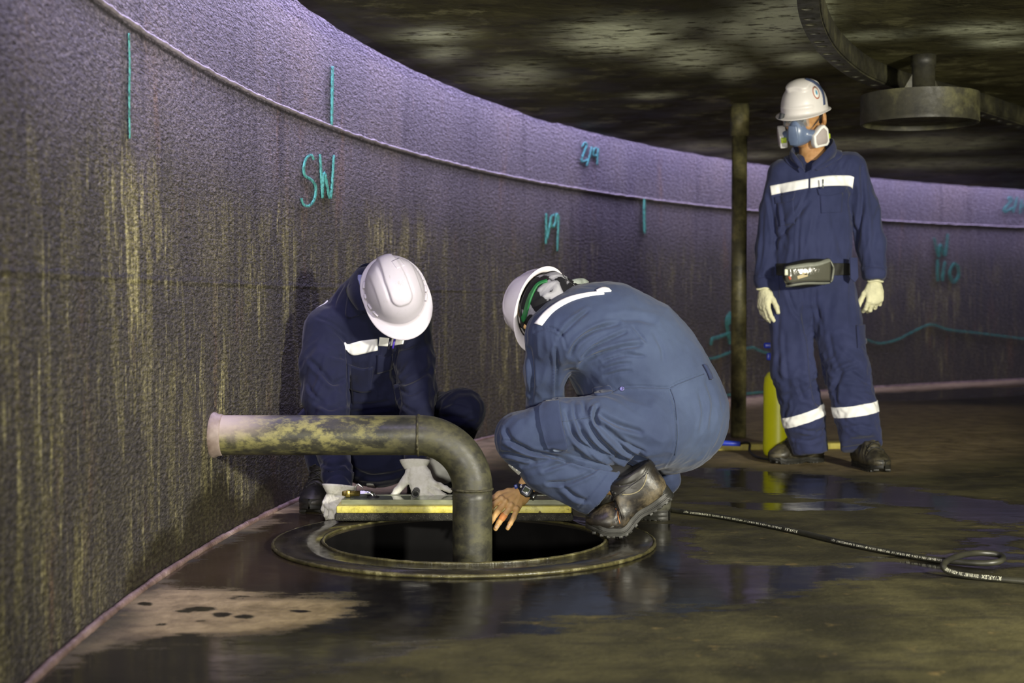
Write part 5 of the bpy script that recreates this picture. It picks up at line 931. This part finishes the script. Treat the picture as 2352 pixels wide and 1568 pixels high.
# ankle skin above the sock
ank = [rc(W(1365, 1100, 4.54), W(1462, 1110, 4.555), .046, .044, .01)]
M_skin2 = make_skin('skin_crouching_worker', (.56, .33, .13), (.70, .45, .20))
hc2 = W(1255, 705, 4.765); h2f, h2u = nrm((-.30, -.06, -.95)), nrm((-.66, .68, .10))
hp2, at2 = head_prims(hc2, h2f, h2u, W(1318, 715, 4.86), .044, False); hp2 += [rc(W(1318, 705, 4.86), W(1360, 735, 4.86), .050, .05, .03)]
foot2 = A(W(1470, 1235, 4.6)[0], 4.68, 0)
core2 = isosurf(C2, .013, -.036); parts = [core2, isosurf(hp2, .0036), (hv2, hf2), isosurf(ank, .006)]
p2 = obj('person', *merge(*parts), M_skin2, None, foot2); tag(p2, 'person crouching with back turned in faded navy coveralls, bare hand with watch on the box', 'person')
M_cl2 = make_cloth('faded_navy_cloth', (.021, .030, .072), (.033, .046, .102), (.080, .112, .190), .35, 5., True)
cv2 = obj('coveralls', V2, F2, M_cl2, p2, label='faded navy coveralls')
pale_mask = .10 + np.zeros(len(V2))  # cloth is paler round the spots listed below, darker elsewhere
for c_, r_, g_ in ((w2(1500, 745, 4.62), .22, .65), (w2(1560, 900, 4.6), .20, .65), (w2(1590, 990, 4.65), .17, .70), (w2(1400, 1010, 4.46), .16, .45), (w2(1275, 980, 4.46), .08, .55), (w2(1300, 1100, 4.46), .14, .30), (w2(1460, 940, 4.5), .15, .35)): pale_mask = np.maximum(pale_mask, g_ * np.exp(-(np.linalg.norm(V2 - c_, axis=1) / r_) ** 2))
vattr(cv2, 'pale_mask', pale_mask)
m = Mat('nail'); M_nail = m.out((.62, .42, .27), .3)
nb2 = bvh_of(hv2, hf2)
for x, y, rx, ry, ro in ((1168, 1208, 3.0, 5.5, .5), (1141, 1209, 3.3, 6, .55)): obj('fingernail', *disc_on(nb2, (x, y), rx, ry, ro, .0009, (4.5, 4.9)), M_nail, p2)
# the orange plaster round the ring finger
plq = [W(1160, 1180, 4.7425), W(1151, 1193, 4.741)]; V_, F_ = tube([plq[0], (plq[0] + plq[1]) / 2, plq[1]], [.0120, .0118, .0112], 24, False); obj('plaster', V_, F_, flat('orange_plaster', (.55, .22, .07), .6), p2, label='orange plaster on ring finger')
# tapes, pockets, tab, seams
tp('reflective_strip', B2, cv2, [[(1228, 743), (1256, 712), (1296, 686), (1340, 674), (1385, 669)], [(1245, 748), (1272, 716), (1310, 693), (1350, 681), (1388, 676)]], n=44, m=7, off=.0035, yr=(4.4, 5.3))
tp('reflective_strip', B2, cv2, [[(1369, 668), (1384, 661), (1398, 664)], [(1372, 672), (1390, 671), (1404, 670)]], n=14, m=4, off=.006, yr=(4.4, 5.3))
sk0 = W(1172, 1072, 4.52); sdn = nrm(W(1392, 1136, 4.53) - W(1196, 1010, 4.54)); kb = [(W(1176, 1056, 4.5), sdn), (W(1200, 1080, 4.5), -sdn), (W(1192, 1080, 4.52), nrm(np.cross(sdn, (0, 1, .0)) * np.sign(np.cross(sdn, (0, 1, 0))[2]) * -1))]
V_, F_ = band(V2, F2, kb, .003, (W(1180, 1072, 4.54), .13)); obj('reflective_strip', V_, F_, M_tape, cv2, label='white reflective strip below the knee')
obj('cargo_pocket', *patch(B2, [[(1240, 938), (1239, 950), (1244, 985), (1256, 1024), (1259, 1029)], [(1250, 927), (1255, 975), (1270, 1027)], [(1285, 923), (1290, 960), (1303, 1020), (1299, 1030)]], 30, 16, .013, .002, (4.2, 4.9)), M_cl2, cv2, label='cargo pocket flap on the thigh')
obj('pocket_side', *patch(B2, [[(1270, 1029), (1284, 1029), (1297, 1027)], [(1272, 1033), (1286, 1032), (1299, 1029)]], 10, 3, .010, .002, (4.2, 4.9)), flat('pale_denim_edge', (.16, .20, .30), .8), cv2)
obj('waist_tab', *patch(B2, [[(1364, 889), (1382, 887), (1398, 884), (1406, 890)], [(1366, 909), (1384, 909), (1403, 905), (1408, 897)]], 26, 10, .008, .002, (4.3, 5.0)), M_cl2, cv2, label='buttoned waist tab')
obj('snap_button', *merge((lambda c, n: lathe([(.0075, 0), (.0078, .002), (.0065, .0035), (.0045, .0025), (.001, .0022)], c, 24, frame(nrm(np.cross(n, (0, 0, 1))), n)[0], n))(W(1429, 893, 4.575) + A(0, -.004, 0), nrm((-.2, -1, .15)))), flat('snap_metal', (.16, .15, .30), .3, .8), cv2) if False else None
def stud(px, bv, par, yr, r, mat, name='snap_button'):
    d = ray(*px); o = A(0, 0, HC) + d * (yr[0] / d[1]); h_ = bv.ray_cast(Vector(o), Vector(nrm(d)), 9); n_ = A(*h_[1]); return obj(name, *lathe([(r, -.001), (r, .002), (r * .85, .0035), (r * .6, .0022), (.0005, .0020)], A(*h_[0]), 24, nrm(np.cross(n_, (.1, .2, 1))), n_), mat, par)
M_snap = flat('snap_metal', (.22, .22, .42), .3, .7); stud((1429, 893), B2, cv2, (4.3, 5.), .0078, M_snap); stud((1397, 897), B2, cv2, (4.3, 5.), .006, flat('dark_snap', (.03, .03, .05), .4, .6))
M_thread = flat('thread', (.040, .055, .095), .85)
for L_ in ([(1540, 893), (1551, 928), (1556, 1000), (1550, 1045)], [(1432, 892), (1480, 891), (1536, 892)], [(1540, 890), (1563, 880), (1617, 859)], [(1292, 968), (1320, 964), (1360, 958)], [(1427, 1082), (1392, 1136), (1343, 1190)]): seam(cv2, B2, L_, (4.2, 5.1), M_thread, .0010)
obj('belt_loop', *patch(B2, [[(1612, 838), (1622, 856), (1628, 872)], [(1618, 838), (1628, 856), (1634, 872)]], 10, 4, .010, .0, (4.3, 5.3)), M_cl2, cv2)
# watch
wc = W(1206, 1129, 4.818); wax = nrm(W(1196, 1140, 4.808) - W(1216, 1108, 4.822)); wn = nrm((.02, -1, .42)); wn = nrm(wn - wax * (wn @ wax)); wsd = np.cross(wax, wn)
M_wb = flat('black_resin', (.010, .011, .016), .45, vary=.2)
ths = np.linspace(0, 2 * math.pi, 60); R_ = np.array([[wc + wax * t * .0105 + (.0362 + q) * math.cos(a) * wsd + (.0300 + q) * math.sin(a) * wn for t, q in ((-1, 0), (-1, .004), (-.2, .0048), (.2, .0048), (1, .004), (1, 0))] for a in ths]); Fw = [(i * 6 + j, i * 6 + (j + 1) % 6, (i + 1) * 6 + (j + 1) % 6, (i + 1) * 6 + j) for i in range(59) for j in range(6)]
watch = obj('watch', R_.reshape(-1, 3), Fw, M_wb, p2, label='black digital wristwatch'); recalc(watch)
cc = wc + wn * .034 - wsd * .006; fu = -wax
cs = [(-.021, -.012), (-.012, -.020), (.012, -.020), (.021, -.012), (.021, .012), (.012, .020), (-.012, .020), (-.021, .012)]
def wprism(poly, th, off, bev, name, mat, dx=0., dy=0.):
    V_, F_ = prism(poly, th, (0, 0, 0), (1, 0, 0), (0, 0, 1), bev); return obj(name, cc + (V_[:, :1] + dx) * wsd + (V_[:, 2:] + dy) * fu + (off - V_[:, 1:2]) * wn, F_, mat, watch)
wprism(cs, .013, .004, .003, 'watch_case', M_wb); rq = lambda a, b: [(-a, -b), (a, -b), (a, b), (-a, b)]
wprism(rq(.0125, .0135), .002, .0112, .0008, 'bezel', flat('bezel_blue', (.05, .06, .22), .3, .3)); wprism(rq(.0112, .0122), .002, .0119, .0006, 'face', flat('watch_face', (.50, .52, .56), .4)); wprism(rq(.0098, .0082), .001, .0130, .0003, 'screen', flat('watch_screen', (.10, .12, .09), .2))
wprism(rq(.004, .006), .006, .006, .001, 'button', M_steelc, .022, .004)
obj('strap_keeper', *box(wc - wsd * .036 + wax * .0 + wn * .012, (.004, .012, .008), wsd, wax, bev=.002), flat('steel_keeper', (.5, .5, .52), .2, .9), watch); obj('charm', *box(W(1185, 1117, 4.79), (.006, .004, .007), (1, 0, .3), bev=.002), flat('blue_charm', (.03, .06, .30), .3), watch)
# scarf, collar roll, strap, hat
m = Mat('black_white_scarf'); n = m.noise(13, 3, .5, m.coord('Object', (1, 1, 1.0), loc=(3, 1, 0)), .8); M_scarf = m.out(m.ramp(n, (.545, (.010, .010, .012)), (.57, (.20, .20, .22)), (.66, (.34, .34, .36))), .85, m.bump(m.noise(60, 4), .3, .003), 0, .2)
sp = [el(hc2 + h2u * .0 + h2f * -.012, (.110, .088, .100), h2f, h2u, .02), rc(hc2 - h2u * .02, W(1312, 698, 4.84), .078, .070, .04), rc(W(1300, 665, 4.78), W(1352, 668, 4.90), .028, .032, .02), rc(W(1258, 735, 4.75), W(1310, 712, 4.82), .055, .060, .03)]
sv, sf = isosurf(sp, .0045); sn_ = normals(sv, sf); sv = ridge_folds(sv, sn_, hc2, .2, (.6, 0, .5), .006, 26, 5, 3); BS = bvh_of(sv, sf); obj('head_scarf', sv, sf, M_scarf, p2, label='black and white patterned head scarf')
m = Mat('green_webbing'); M_green = m.out(m.ramp(m.noise(20, 3), (.3, (.006, .075, .022)), (.7, (.016, .18, .045))), .6)
obj('chin_strap', *patch(BS, [[(1256, 643), (1236, 650), (1222, 668), (1212, 690), (1202, 722), (1196, 735)], [(1258, 648), (1239, 655), (1228, 671), (1220, 691), (1210, 727), (1205, 739)]], 30, 5, .006, .001, (4.3, 5.1)), M_green, p2, label='green chin strap')
M_coll = flat('pale_collar_cloth', (.32, .36, .32), .85, vary=.5, scale=16)
obj('collar_scarf', *tube(catmull(np.array([W(1280, 692, 4.70), W(1292, 672, 4.72), W(1312, 655, 4.78), W(1335, 649, 4.85), W(1352, 655, 4.92)]), 8), np.interp(np.linspace(0, 1, 33), [0, .2, .8, 1], [.010, .017, .016, .010]), 12), M_coll, p2, label='pale striped neck cloth'); obj('collar', *tube(catmull(np.array([W(1286, 704, 4.68), W(1310, 680, 4.72), W(1340, 666, 4.80), W(1372, 664, 4.90)]), 8), np.interp(np.linspace(0, 1, 25), [0, .3, .8, 1], [.012, .020, .022, .014]), 12), M_cl2, p2)
M_hat2 = make_helmet_mat('white_hard_hat_back', (.78, .72, .76), (.86, .82, .83), (.60, .50, .50)); hat2, _ = helmet(p2, W(1239, 703, 4.795), h2f, h2u, M_hat2, .120, .104, .130, .026, .012, ridge=1, slots=False, inner=flat('black_headband', (.012, .012, .012), .7))
# boots
boot(p2, A(W(1545, 1160, 4.5)[0], 4.515, .052), (-1, -.03, 0), s=1.06, bend=0, leather=M_lea, h=.0036, piping=True) if False else None
s2 = 1.07; ballx = W(1424, 1245, 4.49)[0]; boot(p2, A(ballx + .200 * s2, 4.50, .022), (-1, -.02, 0), s=s2, bend=36., leather=M_lea, h=.0034, height=.128, piping=True, lean=.022)
sk = obj('sock', *tube(catmull(np.array([W(1395, 1098, 4.545), W(1430, 1100, 4.55), W(1462, 1120, 4.545)]), 8), [.050, .0495, .049, .049, .049, .049, .049, .049, .050, .050, .050, .050, .050, .050, .050, .050, .050], 20), flat('black_sock', (.012, .012, .014), .9), p2); 
boot(p2, A(W(1540, 1195, 4.88)[0], 4.93, 0), (-.80, .60, 0), s=1.0, leather=make_leather('shiny_boot_leather', (.022, .021, .017), (.05, .048, .038), (.20, .20, .15), .3), height=.175)
# ================================================================== the worker squatting and facing us
C1 = []; fb = (A(0, 1, .25), 1.25)
C1 += [el(W(868, 1036, 5.52), (.185, .165, .128), (1, 0, 0), (0, 0, 1), .05), rc(W(866, 1010, 5.50), W(862, 900, 5.44), .165, .168, .06, fb), rc(W(862, 900, 5.44), W(856, 790, 5.36), .170, .165, .06, fb), rc(W(852, 785, 5.36), W(838, 700, 5.30), .150, .100, .06), rc(W(815, 725, 5.36), W(838, 668, 5.28), .115, .070, .05)]
C1 += [rc(W(755, 750, 5.28), W(940, 742, 5.26), .078, .072, .05), rc(W(842, 668, 5.28), W(842, 640, 5.27), .055, .044, .03)]
C1 += chain([W(750, 758, 5.27), W(744, 840, 5.22), W(748, 915, 5.17), W(760, 1010, 5.08), W(774, 1085, 4.99), W(779, 1118, 4.955)], [.086, .088, .083, .066, .050, .041], .022) + [cut(W(780, 1128, 4.945), (.05, -.18, -1), .06, .04)]
C1 += chain([W(946, 750, 5.25), W(952, 830, 5.21), W(956, 900, 5.17), W(957, 1000, 5.07), W(954, 1050, 5.01)], [.070, .073, .070, .052, .041], .022) + [cut(W(953, 1064, 5.0), (.0, -.2, -1), .06, .04)]
C1 += chain([W(925, 1020, 5.50), W(1000, 960, 5.38), W(1062, 944, 5.27)], [.115, .092, .082], .035) + chain([W(1062, 946, 5.27), W(1040, 1020, 5.38), W(1005, 1088, 5.52)], [.080, .068, .060], .02)
C1 += chain([W(810, 1030, 5.50), W(750, 985, 5.38), W(728, 975, 5.32)], [.115, .090, .080], .035) + chain([W(730, 980, 5.32), W(742, 1050, 5.28), W(750, 1110, 5.24)], [.076, .062, .056], .02)
V1, F1 = isosurf(C1, .006); V1 = relax(V1, F1, 2); N1 = normals(V1, F1)
for c_, r_, d_, am, sd in [(W(745, 870, 5.1), .2, (.5, 0, 1), .007, 3), (W(955, 880, 5.1), .2, (.7, 0, .8), .007, 6), (W(1050, 930, 5.2), .16, (1, 0, .5), .006, 10), (W(860, 860, 5.2), .15, (.3, 0, 1), .006, 15), (W(780, 1080, 4.95), .11, (1, 0, .3), .007, 18), (W(880, 1080, 5.4), .16, (1, 0, .3), .006, 22)]:
    V1 = ridge_folds(V1, N1, c_, r_, d_, am, 24, 5, sd)
for L_, w_, d_ in [([(713, 828), (742, 857), (766, 880), (792, 868)], 5, .012), ([(757, 751), (783, 772), (796, 790)], 4, .008), ([(727, 728), (763, 742), (790, 766)], 3, .006), ([(755, 792), (778, 795)], 4, .006), ([(757, 815), (790, 822)], 4, .006), ([(719, 918), (757, 938), (790, 928)], 5, .009), ([(705, 880), (720, 905), (745, 925)], 4, .007), ([(900, 869), (924, 880), (956, 869), (984, 851)], 5, .012), ([(915, 892), (942, 905), (970, 890)], 4, .009), ([(908, 918), (930, 934), (955, 948)], 4, .008), ([(916, 802), (940, 796), (966, 780)], 4, .008), ([(904, 840), (910, 870), (920, 890)], 4, .012), ([(801, 790), (800, 860), (804, 930)], 5, .018), ([(866, 770), (869, 805), (856, 830), (852, 880)], 3, .007), ([(912, 800), (900, 850), (912, 900), (916, 940)], 5, .016), ([(862, 880), (872, 900), (868, 925)], 3, .007), ([(803, 930), (850, 930), (900, 922)], 5, .010), ([(812, 945), (860, 940), (905, 935)], 4, .008),
                  ([(730, 1060), (765, 1072), (795, 1062)], 4, .008), ([(752, 1085), (778, 1078), (800, 1084)], 3, .006), ([(800, 1070), (850, 1095), (900, 1090)], 5, .008), ([(1010, 935), (1050, 925), (1080, 935)], 4, .006), ([(1000, 960), (1050, 958), (1095, 975)], 5, .008), ([(1020, 985), (1060, 985), (1085, 1000)], 4, .006), ([(790, 650), (770, 690), (768, 720)], 3, .006)]:
    V1 = crease(V1, N1, L_, w_, d_, (4.7, 5.7))
V1 = relax(V1, F1, 1, .4); V1 = V1 + (.0026 * fbm(V1 * A(14, 14, 8), 2) + .001 * perlin(V1 * 40))[:, None] * N1; N1 = normals(V1, F1); B1 = bvh_of(V1, F1)
h1u = nrm((.10, -.92, .33)); h1f = nrm((.36, -.30, -.88)); hc1 = W(901, 690, 5.15)
hp1, at1 = head_prims(hc1, h1f, h1u, W(842, 668, 5.26)); hp1 += [rc(W(842, 668, 5.26), W(836, 700, 5.30), .055, .07, .03)]
foot1 = A(W(870, 1150, 5.3)[0], 5.35, 0)
p1 = person_mesh(C1, hp1, [], foot1, 'person squatting and facing us in dark navy coveralls, head bowed under a white hard hat', make_skin('skin_squatting_worker', (.40, .21, .08), (.54, .31, .13)))
M_cl1 = make_cloth('dark_navy_cloth', (.0055, .0072, .027), (.0085, .0110, .038), (.013, .016, .050), .3, 9.)
cv1 = obj('coveralls', V1, F1, M_cl1, p1, label='dark navy coveralls')
# gloves
g1, _ = hand(W(777, 1119, 4.945), (-.34, -.34, -.88), (-.30, -.85, .40), (1, -.2, 0), [(26, 42, 25), (26, 42, 25), (28, 44, 25), (30, 46, 25)], fat=.003, s=.80, thumb=(.70, .70, -.05, 14, 16))
g2, _ = hand(W(952, 1066, 4.995), (.36, -.32, -.88), (-.10, -.86, .46), (-1, -.1, -.2), [(4, 14, 10), (2, 12, 10), (0, 14, 10), (0, 14, 10)], spread=(-26, -34, -40, -46), fat=.004, s=1.02, thumb=(.52, .72, .0, -6, 6))
for g, c_, ax_, r_ in ((g1, W(779, 1124, 4.944), (.08, .22, .97), .057), (g2, W(953, 1066, 5.002), (.0, .25, .95), .051)):
    gv, gf = isosurf(g, .0026); gn = normals(gv, gf); gv = gv + (.0014 * fbm(gv * 80, 3))[:, None] * gn; gl_ = obj('glove', gv, gf, M_glove, p1, label='white work glove')
    f_, s_, u_ = frame(nrm(np.cross(ax_, (0, 1, .1))), ax_); rings = []
    for t, rr in ((-.018, .70), (-.006, .86), (.006, 1.0), (.014, 1.06), (.0145, 1.0), (.004, .93), (-.012, .72)): rings.append(np.array([c_ + u_ * t + r_ * rr * (1 + .04 * math.sin(3 * a)) * (math.cos(a) * f_ + .82 * math.sin(a) * s_) for a in np.linspace(0, 2 * math.pi, 48, endpoint=False)]))
    co = obj('glove_cuff', np.vstack(rings), grid_faces(len(rings), 48, True), M_glove, gl_); recalc(co)
# collar, chest strip, pockets
collar_part(p1, [W(822, 712, 5.14), W(803, 682, 5.18), W(798, 655, 5.26), W(812, 636, 5.33), W(848, 628, 5.36), W(886, 650, 5.32), W(892, 690, 5.2)], [W(842, 712, 5.12), W(830, 672, 5.14), W(822, 632, 5.22), W(832, 608, 5.29), W(860, 606, 5.31), W(888, 630, 5.28), W(894, 680, 5.18)], M_cl1, .007)
obj('collar_flap', *patch(B1, [[(806, 655), (800, 690), (796, 724), (806, 730)], [(826, 660), (830, 700), (838, 722), (842, 718)]], 22, 8, .012, .001, (4.8, 5.6)), M_cl1, cv1)
tp('reflective_strip', B1, cv1, [[(790, 786), (799, 790), (830, 782), (866, 778)], [(794, 803), (812, 815), (840, 810), (866, 804)]], n=30, m=8, off=.005, yr=(4.8, 5.6)); tp('reflective_strip', B1, cv1, [[(872, 774), (900, 776), (930, 776)], [(870, 793), (898, 794), (926, 790)]], n=26, m=6, off=.005, yr=(4.8, 5.6))
stud((840, 808), B1, cv1, (4.8, 5.6), .006, flat('green_snap', (.05, .16, .15), .35, .5))
obj('pen', *tube([W(897, 776, 5.10), W(892, 802, 5.10)], .0042, 10), flat('dark_pen', (.05, .05, .07), .35, .5), p1); obj('pen', *tube([W(907, 776, 5.10), W(902, 800, 5.10)], .0038, 10), flat('violet_pen', (.07, .04, .42), .35), p1)
obj('chest_pocket', *patch(B1, [[(796, 834), (830, 845), (858, 842)], [(800, 892), (830, 900), (852, 898)]], 20, 12, .006, .002, (4.8, 5.6)), M_cl1, cv1); obj('chest_pocket', *patch(B1, [[(868, 815), (890, 818), (912, 806)], [(866, 856), (884, 852), (900, 846)]], 18, 10, .007, .002, (4.8, 5.6)), M_cl1, cv1)
tp('reflective_strip', B1, cv1, [[(728, 668), (712, 690), (700, 728)], [(731, 672), (716, 694), (705, 728)]], n=16, m=4, off=.004, yr=(4.8, 5.8))
shd = nrm(W(1005, 1088, 5.52) - W(1062, 946, 5.27)); V_, F_ = band(V1, F1, [(W(1026, 1046, 5.4), shd), (W(1008, 1084, 5.5), -shd)], .003, (W(1016, 1066, 5.46), .14)); obj('reflective_strip', V_, F_, M_tape, cv1, label='wide white reflective ankle strip')
tp('reflective_strip', B1, cv1, [[(842, 1110), (850, 1110), (857, 1111)], [(845, 1124), (855, 1125), (864, 1121)]], n=10, m=6, off=.004, yr=(4.8, 5.8))
obj('sleeve_cuff', *band(V1, F1, [(W(772, 1086, 4.98), nrm((.06, -.3, -1))), (W(740, 1100, 5.0), (1, 0, 0))], .003, (W(778, 1105, 4.96), .11)), M_cl1, cv1)
obj('shirt_collar', *box(W(829, 646, 5.20), (.012, .006, .024), (1, .3, 0), bev=.004), flat('light_blue_shirt', (.22, .24, .48), .8), p1)
hvv, hff = isosurf([el(hc1 - h1f * .022 + h1u * .012, (.096, .083, .082), h1f, h1u, .01), rb(hc1 + h1f * .09, (.09, .12, .2), h1f, h1u, .01, .01, True)], .005); obj('hair', hvv, hff, flat('dark_hair', (.014, .012, .010), .55, bump=.5, bscale=300), p1)
# hard hat: the crown faces us
M_hat1 = make_helmet_mat('white_hard_hat_scuffed', (.58, .55, .62), (.66, .62, .69), (.38, .37, .32)); hat1, HW1 = helmet(p1, W(907, 669, 5.112), h1f, h1u, M_hat1,   .128, .106, .125, .042, .013, ridge=1, slots=True, inner=flat('grey_headband', (.05, .05, .05), .6))
hv = np.array([v.co[:] for v in hat1.data.vertices]) + LOC[hat1]; BH1 = bvh_of(hv, [list(p.vertices) for p in hat1.data.polygons])
obj('crown_mark', *patch(BH1, [[(899, 600), (911, 617)], [(917, 592), (930, 609)]], 10, 10, .0012, .001, (4.6, 5.4)), M_hat1, hat1, label='small raised square on the crown')
# boots
boot(p1, A(W(752, 1150, 5.30)[0], 5.36, 0), (-.12, -1, 0), s=.98, leather=M_leab); boot(p1, A(W(935, 1125, 5.62)[0], 5.66, 0), (.92, -.38, 0), s=.98, leather=M_leab)
# ================================================================== light
def light(name, typ, loc, tgt, power, color, size=.2, **kw):
    d = bpy.data.lights.new(name, typ); d.energy = power; d.color = color
    if typ == 'AREA': d.shape = 'DISK'; d.size = size
    else: d.shadow_soft_size = size
    for k, v in kw.items(): setattr(d, k, v)
    o = bpy.data.objects.new(name, d); COL.objects.link(o); o.location = loc
    o.rotation_euler = (Vector(tgt) - Vector(loc)).to_track_quat('-Z', 'Y').to_euler(); return o
light('work_lamp_right', 'SPOT', (3.0, .9, 1.40), (.6, 6.0, .85), 1120, (1.0, .955, .80), .16, spot_size=1.7, spot_blend=.8)
light('work_lamp_left', 'SPOT', (-.12, -.2, .55), (.25, 5.2, .75), 430, (1.0, .955, .82), .10, spot_size=1.1, spot_blend=1.0)
# daylight falling through the gap between the deck rim and the tank wall
for a in np.arange(1.70, 3.16, .085):
    c = A(WC[0] + (WR - .075) * math.cos(a), WC[1] + (WR - .075) * math.sin(a), 2.22); d_ = bpy.data.lights.new('rim_daylight', 'AREA'); d_.shape = 'RECTANGLE'; d_.size = 1.0; d_.size_y = .13; d_.energy = 13; d_.color = (.66, .58, 1.0)
    o = bpy.data.objects.new('rim_daylight', d_); COL.objects.link(o); o.location = c; t_ = A(-math.sin(a), math.cos(a), 0); n_ = A(math.cos(a), math.sin(a), 0); M_ = Matrix((t_, -n_, (0, 0, 1))).transposed(); o.rotation_euler = M_.to_euler()
light('violet_fill', 'AREA', (-.45, 3.4, 1.60), (1.2, 5.4, .5), 7, (.66, .58, 1.0), .3)
w = bpy.data.worlds.new('world'); SC.world = w; w.use_nodes = True; w.node_tree.nodes['Background'].inputs['Color'].default_value = (.5, .5, .6, 1); w.node_tree.nodes['Background'].inputs['Strength'].default_value = .02
SC.view_settings.view_transform = 'Standard'; SC.view_settings.look = 'None'; SC.view_settings.exposure = 0.28; SC.view_settings.gamma = 1.0
try: SC.view_settings.use_curve_mapping = False
except Exception: pass
